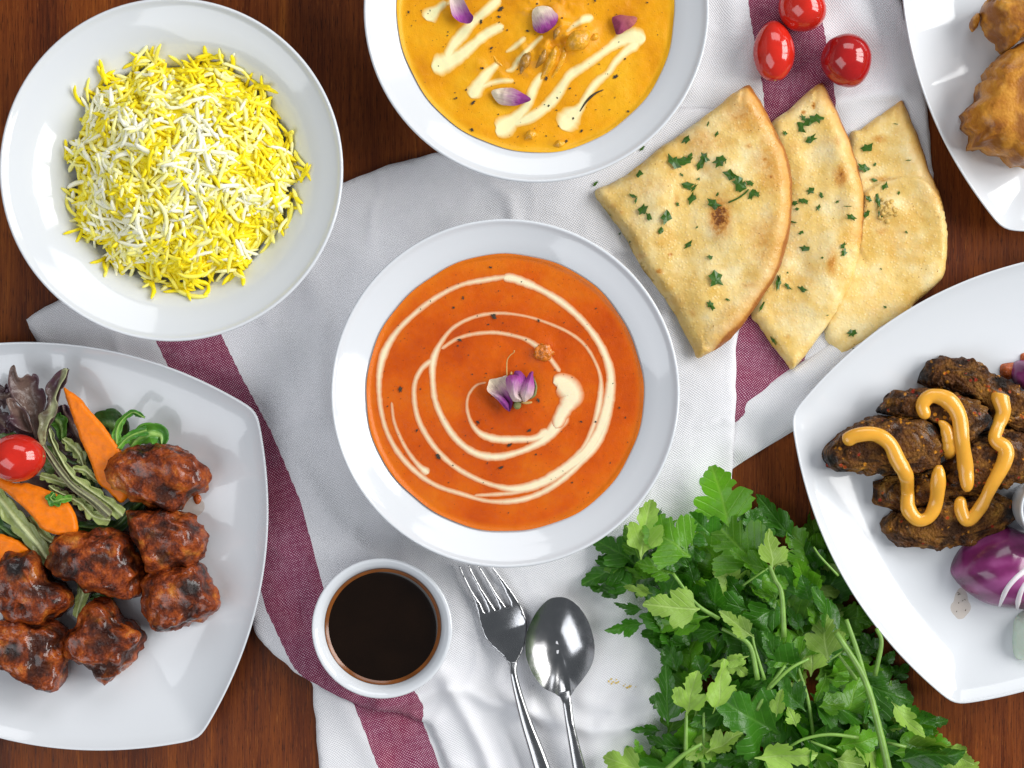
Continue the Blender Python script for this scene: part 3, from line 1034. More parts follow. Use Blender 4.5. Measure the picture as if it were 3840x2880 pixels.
for pts, k in (([(1000, 440, 30), (1020, 380, 60), (1040, 330, 50), (1060, 300, 20)], 'chunk_dk'), ([(1110, 480, 24), (1150, 420, 50), (1180, 350, 60), (1215, 270, 40)], 'chunk_lt'), ([(1160, 500, 16), (1220, 400, 36), (1250, 330, 44), (1255, 270, 30)], 'chunk_lt'),
               ([(1270, 300, 50), (1320, 250, 120), (1370, 220, 110), (1400, 190, 60)], 'chunk_lt'), ([(1090, 400, 30), (1130, 340, 44), (1150, 290, 30)], 'chunk_dk'), ([(1200, 230, 30), (1215, 190, 40), (1240, 150, 20)], 'chunk_dk'),
               ([(830, 320, 16), (860, 370, 24), (900, 400, 14)], 'chunk_lt'), ([(1020, 830, 20), (1060, 800, 60), (1100, 800, 30)], 'chunk_lt'), ([(1190, 860, 30), (1230, 850, 50), (1270, 840, 20)], 'chunk_lt'), ([(1400, 240, 16), (1440, 215, 44), (1450, 190, 20)], 'chunk_lt')):
    strip_chunk("vegetable_chunk", C2, pts, yellow_t, bv_y, MAT[k], -0.0006)
q = hit(bv_o, *C4(1012, 655))[0]
iv_, if_ = ico(4)
pv = iv_ * np.array([0.0050, 0.0046, 0.0030])
pv = pv + iv_ * (0.0016 * fbm(iv_, 3.0, 3, 8))[:, None] + np.array(q) + np.array([0, 0, -0.0006])
part("chicken_chunk", pv, if_, MAT['chunk_or'], orange_t)

# ------------------------------------------------------------------ rose petals and bud
def petal_mesh(c, outline, cup, zf, base_xy, tip_xy, step=0.0006, thick=0.00035, seed=1):
    """a curled petal: outline in crop pixels, zf(xy)->height of what it lies on"""
    o2 = catmull(np.array(WP(c, outline, zf)), 50, closed=True)
    o2 = o2 + 0.00018 * np.column_stack([fbm(xyz(o2), 900, 2, seed), fbm(xyz(o2), 900, 2, seed + 3)])
    V2, Fc, bnd = region(o2, step)
    d = seg_dist(V2, o2, True)
    m = d.max()
    b, t = np.array(W(*c(*base_xy), zf)[:2]), np.array(W(*c(*tip_xy), zf)[:2])
    ax = t - b
    u = ((V2 - b) @ ax) / (ax @ ax)
    w = ((V2 - b) @ np.array([-ax[1], ax[0]])) / (ax @ ax)
    z = zf + cup * (1 - d / m) ** 2 + 0.0004 * fbm(xyz(V2), 500, 2, seed) + 0.0006
    if cup < 0:
        z = zf - cup * (1 - (1 - d / m) ** 2) + 0.0005 * fbm(xyz(V2), 500, 2, seed) + 0.0006
    return np.column_stack([V2, z]), Fc, np.column_stack([u, w])


def loose_petal(c, outline, base, tip, mat, label, cup, zf):
    V, Fc, uv = petal_mesh(c, outline, cup, zf, base, tip)
    loc = V.mean(0)
    o = link("rose_petal", mesh_data("rose_petal", V - loc, Fc, mat, uv=uv), None, tuple(loc))
    tag(o, label, "petal", "dried rose petals on the yellow curry")


zy = ZS + 0.0012
loose_petal(C2, [(585, -10), (640, -20), (670, 20), (700, 80), (720, 110), (700, 145), (650, 143), (600, 105), (583, 50)], (600, -20), (690, 140), MAT['petal_v'], "violet curled petal at the upper left of the yellow curry", 0.003, zy)
loose_petal(C2, [(1065, 90), (1080, 50), (1130, 35), (1185, 50), (1220, 95), (1210, 140), (1170, 180), (1125, 200), (1080, 180), (1068, 130)], (1090, 50), (1170, 200), MAT['petal_c'], "cream and violet petal in the middle of the yellow curry", -0.003, zy + .001)
loose_petal(C2, [(1540, 110), (1580, 90), (1640, 95), (1688, 105), (1670, 150), (1620, 185), (1570, 208), (1555, 170)], (1690, 100), (1560, 200), MAT['petal_r'], "dusky red petal at the right of the yellow curry", -0.002, zy)
loose_petal(C2, [(825, 545), (870, 525), (940, 522), (1000, 545), (1060, 590), (1010, 615), (950, 628), (880, 620), (850, 595)], (825, 550), (1060, 600), MAT['petal_c'], "long white and violet petal lowest in the yellow curry", -0.0028, zy)

C11 = crop(1780, 1280, 340 / 2014)
bud = thing("rose_bud", "small dried violet rose bud in the centre of the orange curry", "rose bud", W(*C11(950, 1100), ZS))
zb = ZS + 0.0015


def bud_petal(outline, base, tip, cup, z, mat, seed):
    V, Fc, uv = petal_mesh(C11, outline, cup, z, base, tip, step=0.00045, seed=seed)
    part("petal", V, Fc, mat, bud, uv=uv)


bud_petal([(700, 790), (860, 740), (890, 660), (1000, 655), (1060, 700), (1160, 830), (1180, 980), (1100, 1180), (900, 1250), (740, 1100), (690, 950)], (950, 1400), (950, 640), -0.0045, zb + 0.001, MAT['petal_v'], 4)
bud_petal([(1160, 810), (1215, 700), (1295, 670), (1300, 760), (1330, 960), (1325, 1050), (1290, 1200), (1200, 1290), (1100, 1350), (1010, 1240), (990, 1120), (1030, 960), (1080, 870)], (1100, 1400), (1250, 650), -0.0058, zb + 0.0022, MAT['petal_v'], 5)
bud_petal([(705, 800), (860, 745), (1025, 765), (1045, 900), (1010, 1050), (1000, 1180), (1060, 1310), (980, 1345), (850, 1330), (760, 1200), (700, 1000)], (900, 1420), (880, 560), -0.0062, zb + 0.0026, MAT['petal_v'], 6)
bud_petal([(340, 850), (480, 820), (600, 790), (720, 770), (740, 1000), (760, 1200), (840, 1330), (800, 1500), (765, 1555), (680, 1480), (560, 1340), (430, 1220), (285, 1100), (300, 940)], (300, 850), (790, 1450), 0.0040, zb - 0.0005, MAT['petal_c'], 7)
bud_petal([(290, 1100), (420, 1140), (560, 1190), (660, 1260), (760, 1400), (790, 1520), (765, 1560), (660, 1480), (540, 1340), (420, 1230)], (250, 1100), (760, 1420), -0.0022, zb + 0.0018, MAT['petal_v'], 8)
for ol in ([(1300, 770), (1340, 860), (1390, 1000), (1380, 1130), (1340, 1220), (1200, 1300), (1290, 1180), (1330, 1050), (1310, 900)], [(1000, 1345), (1150, 1330), (1270, 1340), (1260, 1380), (1150, 1400), (1060, 1380)], [(770, 740), (820, 665), (840, 720), (800, 760)]):
    V, Fc, uv = petal_mesh(C11, ol, -0.001, zb + 0.0012, ol[0], ol[len(ol) // 2], step=0.0005, seed=9)
    part("sepal", V, Fc, MAT['sepal'] if ol[0][0] > 1100 else MAT['thread'], bud, uv=uv)
iv, iff = ico(3)
hp = np.array(W(*C11(945, 1410), zb + 0.0012))
part("hip", iv * np.array([0.0021, 0.0024, 0.0019]) + hp, iff, MAT['sepal'], bud)
th = catmull(np.array([W(*C11(x, y), z) for x, y, z in ((715, 780, zb + .002), (712, 600, zb + .002), (722, 420, zb + .0015), (790, 310, zb + .001), (870, 250, zb + .001), (880, 200, zb + .001))]), 24)
v, f = tube(th, np.interp(np.linspace(0, 1, 24), [0, .8, 1], [0.0004, 0.0002, 0.00045]), 6)
part("dry_thread", v, f, MAT['thread'], bud)

# ------------------------------------------------------------------ saffron rice
rz_c = np.array(W(*F(390, 369), 0.04)[:2])
RR = 0.0600
rice = thing("saffron_rice", "heap of yellow and white saffron rice in the left bowl", "rice", (rz_c[0], rz_c[1], 0.03))


def mound(P):
    d = P - rz_c
    a = np.arctan2(d[:, 1], d[:, 0])
    edge = RR * (1 + 0.03 * np.sin(3 * a + 1) + 0.03 * np.sin(5 * a + 2.2) + 0.03 * np.sin(11 * a) + 0.025 * np.sin(17 * a + 1))
    r = np.hypot(d[:, 0], d[:, 1]) / edge
    z = 0.0335 + 0.0290 * np.clip(1 - r ** 2.0, -0.2, 1) + 0.0030 * fbm(xyz(P), 60, 3, 31)
    # the heap lies on the wall of the bowl
    rb = np.hypot(P[:, 0] - rice_c[0], P[:, 1] - rice_c[1])
    wall = np.interp(rb, [p[0] for p in prof[:11]], [p[1] for p in prof[:11]])
    return np.maximum(z, wall + 0.0024), r


mv, mf = [], []
nr, na = 40, 100
P = np.array([(rz_c[0], rz_c[1])] + [(rz_c[0] + RR * 0.92 * (j / (nr - 1)) * math.cos(2 * math.pi * i / na), rz_c[1] + RR * 0.92 * (j / (nr - 1)) * math.sin(2 * math.pi * i / na)) for j in range(1, nr) for i in range(na)])
mz, _ = mound(P)
for i in range(na):
    mf.append((0, 1 + i, 1 + (i + 1) % na))
for j in range(nr - 2):
    for i in range(na):
        a, b = 1 + j * na + i, 1 + j * na + (i + 1) % na
        mf.append((a, a + na, b + na, b))
part("rice_base", np.column_stack([P, mz - 0.0014]), mf, MAT['rice_a'], rice)


def grain_mesh(bend, L, R, seed, tipk):
    n, ns = 8, 6
    V, Fc = [], []
    rg = random.Random(seed)
    for i in range(n + 1):
        t = -1 + 2 * i / n
        rad = R * max(0.12, (1 - abs(t) ** tipk)) ** 0.5 * rg.uniform(0.93, 1.07)
        cx, cy, cz = t * L / 2, bend * (t * t - 0.4) * L, 0.05 * L * math.sin(2.2 * t + seed)
        for k in range(ns):
            a = 2 * math.pi * k / ns
            V.append((cx, cy + rad * math.cos(a), cz + rad * 0.85 * math.sin(a)))
    for i in range(n):
        for k in range(ns):
            q = (k + 1) % ns
            Fc.append((i * ns + k, i * ns + q, (i + 1) * ns + q, (i + 1) * ns + k))
    Fc.append(tuple(reversed(range(ns))))
    Fc.append(tuple(n * ns + k for k in range(ns)))
    return np.array(V), Fc


rg = random.Random(23)
kinds = [grain_mesh(rg.choice((-1, 1)) * rg.choice((0.02, 0.05, 0.09, 0.16)), rg.uniform(0.0105, 0.0170), rg.uniform(0.00106, 0.00134), i, rg.choice((5, 6, 8))) for i in range(14)]
rmats = ['rice_a', 'rice_b', 'rice_c', 'rice_d']
gmesh = {(i, m): mesh_data("rice_grain", kinds[i][0], kinds[i][1], MAT[m]) for i in range(14) for m in rmats}
spots = []
for _ in range(2150):
    a, r = rg.uniform(0, 2 * math.pi), RR * 1.08 * math.sqrt(rg.random())
    spots.append((rz_c[0] + r * math.cos(a), rz_c[1] + r * math.sin(a)))
SP = np.array(spots)
sz, sr = mound(SP)
e = 0.0006
gx = (mound(SP + [e, 0])[0] - mound(SP - [e, 0])[0]) / (2 * e)
gy = (mound(SP + [0, e])[0] - mound(SP - [0, e])[0]) / (2 * e)
hue = fbm(xyz(SP), 62, 2, 77) * 0.9
yaw = 7.0 * fbm(xyz(SP), 70, 2, 78)
big = []
for i in range(len(SP)):
    if sr[i] > 0.97 + 0.07 * math.sin(7.3 * i):
        continue
    lift = rg.random() ** 1.5 * 0.0030 - 0.0020
    big.append((lift, i))
big.sort(reverse=True)
rest = {m: [] for m in rmats}
for rank, (lift, i) in enumerate(big):
    k = rg.randrange(14)
    # grains low in the heap are soaked in saffron, the top ones are whiter
    q = hue[i] * 1.2 - 0.10 * sr[i] ** 2 + 0.04 + rg.gauss(0, 0.34) + (0.16 if lift > -0.0009 else -0.45)
    m = 'rice_a' if q < -0.24 else 'rice_b' if q < 0.08 else 'rice_c' if q < 0.42 else 'rice_d'
    nrm = Vector((-gx[i], -gy[i], 1)).normalized()
    R_ = Vector((0, 0, 1)).rotation_difference(nrm).to_matrix() @ Matrix.Rotation(yaw[i] + rg.gauss(0, 0.65), 3, 'Z') @ Matrix.Rotation(rg.gauss(0, 0.20), 3, 'Y') @ Matrix.Rotation(rg.uniform(0, 6.28), 3, 'X')
    sc = rg.uniform(0.82, 1.12)
    pos = Vector((SP[i][0], SP[i][1], sz[i] + max(lift, -0.0012 if sr[i] > 0.85 else -0.01)))
    if rank < 300:
        o = link("rice_grain", gmesh[(k, m)], rice)
        o.matrix_local = Matrix.Translation(pos - rice.location) @ R_.to_4x4() @ Matrix.Scale(sc, 4)
    else:
        v = kinds[k][0] @ np.array((R_ * sc).transposed()) + np.array(pos)
        rest[m].append((v, kinds[k][1]))
V, Fc, MI = [], [], []
for j, m in enumerate(rmats):
    v, f = join(rest[m])
    off = len(V)
    V += list(v)
    Fc += [tuple(off + a for a in q) for q in f]
    MI += [j] * len(f)
tag(part("rice_grains", V, Fc, [MAT[m] for m in rmats], rice, mat_idx=MI), kind="stuff")


# ------------------------------------------------------------------ square plates
def plate(label, c0, c1, side, zr=0.020):
    """c0, c1: two neighbouring corners (display px), side: +1/-1 which side the plate lies on"""
    A, B = np.array(W(*F(*c0), zr)[:2]), np.array(W(*F(*c1), zr)[:2])
    d = B - A
    n = np.array([-d[1], d[0]]) * side
    corners = [A, B, B + n, A + n]
    ctr = sum(corners) / 4
    L = np.hypot(*d)
    pts = []
    for i in range(4):
        p, q = corners[i], corners[(i + 1) % 4]
        e = q - p
        o = np.array([e[1], -e[0]]) / L * side
        for k in range(64):
            t = k / 64
            pts.append(p + e * t + o * 4 * t * (1 - t) * 0.104 * L)
    pts = np.array(pts)
    # round the corners
    for _ in range(4):
        pts = 0.5 * pts + 0.25 * (np.roll(pts, 1, 0) + np.roll(pts, -1, 0))
    pts = ctr + (pts - ctr) * 1.002
    M = len(pts)
    prof_ = [(0.0, 0.0062), (0.30, 0.0062), (0.55, 0.0064), (0.68, 0.0072), (0.78, 0.0092), (0.87, 0.0125), (0.94, 0.0160), (0.975, 0.0182), (0.988, 0.0195), (0.995, 0.0201), (1.0, 0.0199), (1.0, 0.0190), (0.992, 0.0176),
             (0.95, 0.0138), (0.88, 0.0095), (0.78, 0.0055), (0.66, 0.0030), (0.62, 0.0004), (0.58, 0.0004), (0.56, 0.0026), (0.0, 0.0026)]
    V, Fc = [], []
    circ = np.hypot(*(pts - ctr).T).mean()
    for f, z in prof_:
        sh = ctr + (pts - ctr) * f
        a = np.arctan2(*(pts - ctr).T[::-1])
        rd = ctr + np.column_stack([np.cos(a), np.sin(a)]) * circ * f
        w = smooth(0.95, 0.4, np.full(M, f))[:, None] * 0.5
        q = sh * (1 - w) + rd * w
        V += [(x, y, z) for x, y in q]
    for j in range(len(prof_) - 1):
        for i in range(M):
            k = (i + 1) % M
            Fc.append((j * M + i, j * M + k, (j + 1) * M + k, (j + 1) * M + i))
    if side < 0:
        Fc = [tuple(reversed(f)) for f in Fc]
    V = np.array(V)
    base = np.array([ctr[0], ctr[1], 0.0])
    o = link("square_plate", mesh_data("square_plate", V - base, Fc, MAT['ceramic']), None, tuple(base))
    tag(o, label, "plate")
    return o


# corner order keeps the plate on the left of A->B (side +1)
plate_l = plate("white square plate with bowed sides holding glazed chicken and salad", (430, 1596), (554, 888), 1)
plate_r = plate("white square plate with bowed sides holding the grilled kebabs", (1710, 896), (2062, 1522), 1)
plate_t = plate("white square plate with bowed sides holding fried pastries at the top right corner", (1950, -190), (2168, 496), 1)
for p in (plate_l, plate_r, plate_t):
    me = p.data
bv_pl, bv_pr, bv_pt = bvh_of(plate_l), bvh_of(plate_r), bvh_of(plate_t)


# ------------------------------------------------------------------ lumps of food
def lump(name, c, outline, hgt, z0, mat, label, cat, group=None, sub=5, amp=0.0022, freq=130, seed=0, flat=0.85, power=0.62, char_fn=None, extra=None, parent=None, oct_=5, rag=0.0):
    zc = z0 + hgt * 0.45
    O = catmull(np.array(WP(c, outline, zc)), 140, closed=True)
    if rag:
        O = O + rag * np.column_stack([fbm(xyz(O), 260, 3, seed), fbm(xyz(O), 260, 3, seed + 40)])
    ctr = 0.5 * (O.max(0) + O.min(0))
    if not inside([ctr], O)[0]:
        ctr = O.mean(0)
    D = O - ctr
    th = np.arctan2(D[:, 1], D[:, 0])
    rad = np.hypot(D[:, 0], D[:, 1])
    od = np.argsort(th)
    th, rad = th[od], rad[od]
    U, Fc = ico(sub)
    a = np.arctan2(U[:, 1], U[:, 0])
    ro = np.interp(a, th, rad, period=2 * np.pi)
    cs = np.hypot(U[:, 0], U[:, 1])
    k = cs ** power
    X = ctr[0] + ro * k * np.cos(a)
    Y = ctr[1] + ro * k * np.sin(a)
    zz = U[:, 2]
    Z = np.where(zz > 0, np.abs(zz) ** flat * hgt * 0.72, -np.abs(zz) ** 0.6 * hgt * 0.28)
    V = np.column_stack([X, Y, Z + z0 + hgt * 0.28])
    size = rad.mean()
    nb = fbm(V, 0.75 / size, 2, seed + 50)
    n1 = fbm(V, freq, oct_, seed, 0.55)
    n2 = 1 - np.abs(fbm(V, freq * 0.55, 3, seed + 9)) * 2
    Nn = V - np.array([ctr[0], ctr[1], z0 + hgt * 0.3])
    Nn[:, 2] *= 1.6
    Nn /= np.linalg.norm(Nn, axis=1)[:, None]
    disp = amp * (0.9 * n1 + 0.6 * n2 - 0.3) + 0.10 * size * nb * (zz > -0.2)
    Q = V + Nn * disp[:, None] * np.where(zz < -0.3, 0.3, 1.0)[:, None]
    if extra is not None:
        Q[:, 2] += extra(Q)
    Q[:, 2] = np.maximum(Q[:, 2], z0 - 0.0005)
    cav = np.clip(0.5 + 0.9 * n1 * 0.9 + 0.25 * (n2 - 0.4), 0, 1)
    ch = char_fn(Q, U) if char_fn else np.zeros(len(Q))
    if parent is not None:
        return part(name, Q, Fc, mat, parent, attrs={"cavity": cav, "char": ch})
    loc = np.array([ctr[0], ctr[1], z0])
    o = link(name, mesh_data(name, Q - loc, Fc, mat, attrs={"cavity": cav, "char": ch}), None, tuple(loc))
    return tag(o, label, cat, group)


zp = 0.0066
CH = "glazed chicken pieces on the left plate"
chicken = [
    ([(422, 490), (440, 450), (500, 415), (570, 405), (640, 405), (700, 430), (760, 460), (790, 490), (800, 530), (780, 570), (740, 610), (680, 660), (620, 655), (560, 630), (500, 600), (450, 560)], .026, "large oval glazed chicken piece nearest the carrot tip, topmost of the chicken"),
    ([(500, 670), (530, 645), (600, 645), (700, 670), (760, 700), (795, 750), (800, 800), (770, 850), (700, 880), (600, 890), (560, 850), (520, 770)], .025, "glazed chicken piece second from the top in the right hand row"),
    ([(178, 860), (200, 800), (260, 750), (340, 745), (430, 740), (490, 760), (530, 830), (558, 900), (555, 960), (530, 1000), (460, 985), (400, 980), (340, 970), (300, 930), (230, 920), (190, 890)], .027, "widest glazed chicken piece, right under the salad stems"),
    ([(560, 920), (600, 890), (700, 882), (760, 885), (810, 940), (840, 1000), (810, 1050), (740, 1090), (650, 1125), (600, 1100), (580, 1030), (562, 980)], .025, "charred glazed chicken piece lowest in the right hand row"),
    ([(-40, 900), (0, 860), (60, 820), (130, 825), (165, 870), (200, 930), (260, 960), (270, 1000), (255, 1050), (210, 1090), (120, 1090), (50, 1085), (20, 1050), (10, 1000), (-40, 980)], .026, "dark lumpy chicken piece under the lowest carrot slice"),
    ([(262, 1150), (300, 1110), (350, 1015), (400, 1012), (440, 1040), (480, 1090), (550, 1130), (558, 1170), (520, 1240), (460, 1300), (410, 1322), (350, 1290), (300, 1240), (265, 1190)], .025, "pointed reddish chicken piece standing alone at the front of the plate"),
    ([(-60, 1140), (0, 1080), (80, 1080), (160, 1085), (230, 1100), (258, 1150), (255, 1230), (240, 1320), (200, 1345), (130, 1330), (70, 1290), (0, 1265), (-60, 1260)], .026, "blocky glazed chicken piece at the lower left, cut by the photo edge"),
]
ch_spots = {3: (740, 950), 4: (60, 880), 6: (60, 1200)}
for i, (ol, h_, lb) in enumerate(chicken):
    fn = None
    if i in ch_spots:
        q = np.array(W(*C5(*ch_spots[i]), zp + .02)[:2])
        fn = lambda Q, U, q=q: np.exp(-(np.hypot(Q[:, 0] - q[0], Q[:, 1] - q[1]) / 0.007) ** 2)
    lump("chicken_piece", C5, ol, h_, zp, MAT['chicken'], lb, "chicken", CH, seed=20 + 7 * i, amp=0.0042, freq=120, char_fn=fn, power=0.46, flat=0.62, rag=0.0016)

KB = "grilled kebabs on the right plate"
kebabs = [
    ([(540, 460), (555, 410), (600, 385), (680, 385), (760, 400), (800, 440), (870, 480), (925, 520), (980, 580), (960, 660), (900, 655), (820, 620), (740, 540), (640, 500), (550, 490)], .016, .002, "topmost grilled kebab with a charred tip, beside the small red onion"),
    ([(365, 870), (400, 825), (450, 810), (560, 800), (640, 790), (720, 800), (800, 850), (780, 900), (650, 890), (560, 920), (480, 940), (400, 920), (370, 900)], .014, .000, "grilled kebab mostly hidden below the pointed one, left end showing"),
    ([(630, 760), (660, 720), (720, 680), (800, 650), (880, 650), (960, 680), (980, 760), (930, 820), (860, 845), (780, 870), (690, 885), (620, 850)], .017, .004, "broad golden brown kebab at the right, under the second sauce line"),
    ([(400, 1010), (420, 960), (470, 935), (560, 920), (650, 890), (740, 880), (830, 885), (870, 910), (888, 970), (850, 1010), (780, 1040), (700, 1070), (600, 1080), (500, 1075), (440, 1060)], .016, .000, "lowest grilled kebab, touching the purple onion wedge"),
    ([(385, 580), (410, 530), (440, 510), (520, 500), (580, 500), (650, 520), (740, 540), (790, 600), (770, 640), (700, 680), (620, 650), (540, 600), (450, 595)], .016, .007, "second grilled kebab from the top, under the sauce loop"),
    ([(187, 740), (200, 705), (260, 650), (330, 620), (390, 600), (470, 595), (540, 600), (600, 640), (640, 690), (625, 740), (580, 780), (500, 800), (440, 795), (360, 808), (290, 790), (230, 795), (190, 770)], .018, .006, "pointed grilled kebab reaching furthest left with a black tip"),
]
kb_char = {0: [(548, 440, 40), (830, 470, 40)], 2: [(760, 660, 26)], 3: [(870, 950, 40), (700, 950, 30)], 4: [(775, 600, 34), (740, 660, 26), (395, 580, 24)], 5: [(195, 755, 36), (240, 795, 26), (560, 640, 26), (380, 800, 24)]}
kobj = []
for i, (ol, h_, dz, lb) in enumerate(kebabs):
    cs = [(np.array(W(*C8(x, y), zp + .012)[:2]), r * 1.025 * S) for x, y, r in kb_char.get(i, [])]

    def fn(Q, U, cs=cs):
        edge = np.hypot(U[:, 0], U[:, 1])
        r = smooth(0.86, 1.0, edge) * (0.25 + 0.75 * fbm(Q, 130, 2, 5))
        for q, w in cs:
            r = np.maximum(r, np.exp(-(np.hypot(Q[:, 0] - q[0], Q[:, 1] - q[1]) / w) ** 2))
        return r
    kobj.append(lump("kebab", C8, ol, 0.74 * h_ + dz, zp + (0.0 if dz < .005 else 0.004), MAT['kebab'], lb, "kebab", KB, seed=90 + 5 * i, amp=0.0024, freq=330, char_fn=fn, power=0.36, flat=0.42, rag=0.0022))
bv_k = bvh_of(*kobj, plate_r)

FP = "fried pastries on the top right plate"
lump("fried_pastry", C9, [(1800, 90), (1830, 30), (1900, 10), (2000, -40), (2200, -60), (2300, 100), (2300, 240), (2101, 260), (1980, 340), (1950, 360), (1930, 300), (1870, 200), (1820, 150)], .030, zp, MAT['pakora'],
     "upper golden fried pastry, cut off by the corner of the photo", "pastry", FP, seed=3, amp=0.0015, freq=110, power=0.42, flat=0.6, rag=0.003, char_fn=lambda Q, U: smooth(0.75, 1.0, np.hypot(U[:, 0], U[:, 1])) * (0.34 + 0.3 * fbm(Q, 150, 3, 2)))
lump("fried_pastry", C9, [(1690, 770), (1730, 720), (1780, 640), (1810, 570), (1860, 480), (1950, 380), (2050, 320), (2150, 290), (2350, 400), (2400, 700), (2300, 1000), (2200, 1120), (2101, 1140), (1980, 1090), (1900, 1060), (1850, 1020), (1760, 1020), (1740, 970), (1745, 930), (1690, 900), (1710, 850)], .034, zp, MAT['pakora'],
     "lower golden fried pastry with a crimped brown edge", "pastry", FP, seed=8, amp=0.0011, freq=95, power=0.42, flat=0.6, rag=0.003, char_fn=lambda Q, U: smooth(0.75, 1.0, np.hypot(U[:, 0], U[:, 1])) * (0.34 + 0.3 * fbm(Q, 150, 3, 2)))
lump("pastry_crumb", C9, [(1735, 140), (1780, 90), (1795, 130), (1780, 180), (1750, 215), (1728, 180)], .006, zp + .004, MAT['pakora'], "small brown pastry crumb left of the upper pastry", "crumb", sub=4, seed=5, amp=0.0006, freq=240)

# ------------------------------------------------------------------ yellow sauce on the kebabs
dr = thing("sauce_drizzle", "mustard yellow sauce squeezed in a zigzag over the kebabs", "sauce", W(*C8(600, 750), 0.03))


def strand(pts, w):
    Q = catmull(np.array(pts, float), len(pts) * 8)
    P = [hit(bv_k, *C8(x, y))[0] for x, y in Q[:, :2]]
    z = np.array([p.z for p in P])
    z = np.array([z[max(0, i - 5):i + 6].max() for i in range(len(z))])
    for _ in range(12):
        z = np.convolve(np.pad(z, 1, 'edge'), [.25, .5, .25], 'valid')
    R = Q[:, 2] * 0.54 * 1.025 * S
    z = np.maximum(z, np.array([p.z for p in P]) - 0.0004)
    for _ in range(3):
        z = np.convolve(np.pad(z, 1, 'edge'), [.25, .5, .25], 'valid')
    n = len(P)
    rr = R.copy()
    for k in range(4):
        e = math.sqrt(1 - (1 - (k + 0.3) / 4.3) ** 2)
        rr[k] *= e
        rr[n - 1 - k] *= e
    pts3 = [W(*C8(q[0], q[1]), zz + r * 0.42) for q, zz, r in zip(Q, z, R)]
    v, f = tube(pts3, rr * (1 + 0.10 * fbm(np.array([tuple(p) for p in P]), 150, 2, 3)), 12)
    v = [(a.x, a.y, z[min(j // 12, n - 1)] + (a.z - z[min(j // 12, n - 1)]) * 0.68) for j, a in enumerate(v)]
    part("sauce_strand", v, f, MAT['mustard'], dr)


strand([(258, 693, 46), (300, 668, 50), (370, 662, 48), (425, 695, 50), (455, 755, 56), (485, 810, 50), (492, 870, 44), (495, 935, 52), (530, 975, 44), (572, 962, 46), (598, 900, 50), (607, 775, 52)], 1)
strand([(606, 612, 16), (632, 640, 40), (645, 690, 46), (645, 725, 44), (630, 752, 14)], 1)
strand([(562, 605, 40), (547, 555, 46), (580, 522, 48), (640, 538, 56), (680, 595, 56), (692, 690, 50), (705, 790, 52), (712, 872, 44)], 1)
strand([(685, 890, 38), (688, 940, 44), (712, 978, 42), (758, 930, 44), (800, 850, 44), (845, 765, 54), (850, 715, 54), (812, 680, 46), (825, 630, 46), (842, 580, 48), (832, 530, 60), (833, 512, 54)], 1)


# ------------------------------------------------------------------ onions, cup and scraps on the right plate
def ring_dome(O, zfun, nr=26, pole=None):
    """concentric copies of an outline drawn in towards a pole; zfun(f) gives the height, f = 0 at the pole"""
    O = np.asarray(O, float)
    c0 = 0.5 * (O.max(0) + O.min(0)) if pole is None else np.array(pole)
    M = len(O)
    V, Fc = [(c0[0], c0[1], zfun(0.0))], []
    for j in range(1, nr + 1):
        f = math.sin(math.pi / 2 * j / nr)
        V += [(*(c0 + (p - c0) * f), zfun(f)) for p in O]
    for i in range(M):
        Fc.append((0, 1 + i, 1 + (i + 1) % M))
    for j in range(nr - 1):
        for i in range(M):
            a, b = 1 + j * M + i, 1 + j * M + (i + 1) % M
            Fc.append((a, a + M, b + M, b))
    q = O - c0
    if np.sum(q[:, 0] * np.roll(q[:, 1], -1) - q[:, 1] * np.roll(q[:, 0], -1)) < 0:
        Fc = [tuple(reversed(f)) for f in Fc]
    return np.array(V), Fc


def dome(name, c, outline, hgt, z0, *_):
    O = catmull(np.array(WP(c, outline, z0 + hgt * .4)), 120, closed=True)
    V, Fc = ring_dome(O, lambda f: z0 + hgt * (1 - f ** 2.4) ** 0.55 if f < 1 else z0)
    return V[:, :2], Fc, V[:, 2]


t = thing("red_onion_wedge", "glossy purple red onion wedge with pale layer edges under the lowest kebab", "onion", W(*C8(800, 1150), zp))
V2, Fc, z = dome("", C8, [(665, 1160), (690, 1100), (740, 1050), (810, 1010), (860, 997), (917, 1020), (990, 1060), (1000, 1200), (960, 1300), (880, 1305), (800, 1290), (730, 1250), (680, 1200)], .024, zp, None, "", "")
ax = np.array(WP(C8, [(700, 1150), (900, 1060)]))
dv = (ax[1] - ax[0]) / np.linalg.norm(ax[1] - ax[0])
st = (V2 - ax[0]) @ np.array([-dv[1], dv[0]]) * 8 + 4 * ((V2 - ax[0]) @ dv) ** 2 * 20
part("onion_skin", np.column_stack([V2, z]), Fc, MAT['onion'], t, attrs={"streak": st})
bt = bvh_of(t.children[0])
for ln in ([(828, 1292), (850, 1235), (880, 1195), (925, 1155), (960, 1120)], [(893, 1302), (900, 1255), (917, 1215), (950, 1180)]):
    pth = [hit(bt, *C8(x, y))[0] + Vector((0, 0, .0002)) for x, y in catmull(ln, 24)]
    v, f = tube([q - Vector((0, 0, .0008)) for q in pth], np.interp(np.linspace(0, 1, 24), [0, .2, 1], [.0007, .0015, .0017]), 10)
    part("pale_layer_edge", v, f, MAT['onion_white'], t)
V2, Fc, z = dome("", C8, [(875, 440), (890, 400), (930, 390), (990, 420), (990, 500), (930, 505), (905, 490)], .014, zp, None, "", "")
loc = np.array([*V2.mean(0), zp])
o = link("red_onion_wedge", mesh_data("red_onion_wedge", np.column_stack([V2, z]) - loc, Fc, MAT['onion'], attrs={"streak": V2[:, 1] * 8}), None, tuple(loc))
tag(o, "small dark purple onion piece at the right edge beside the topmost kebab", "onion")
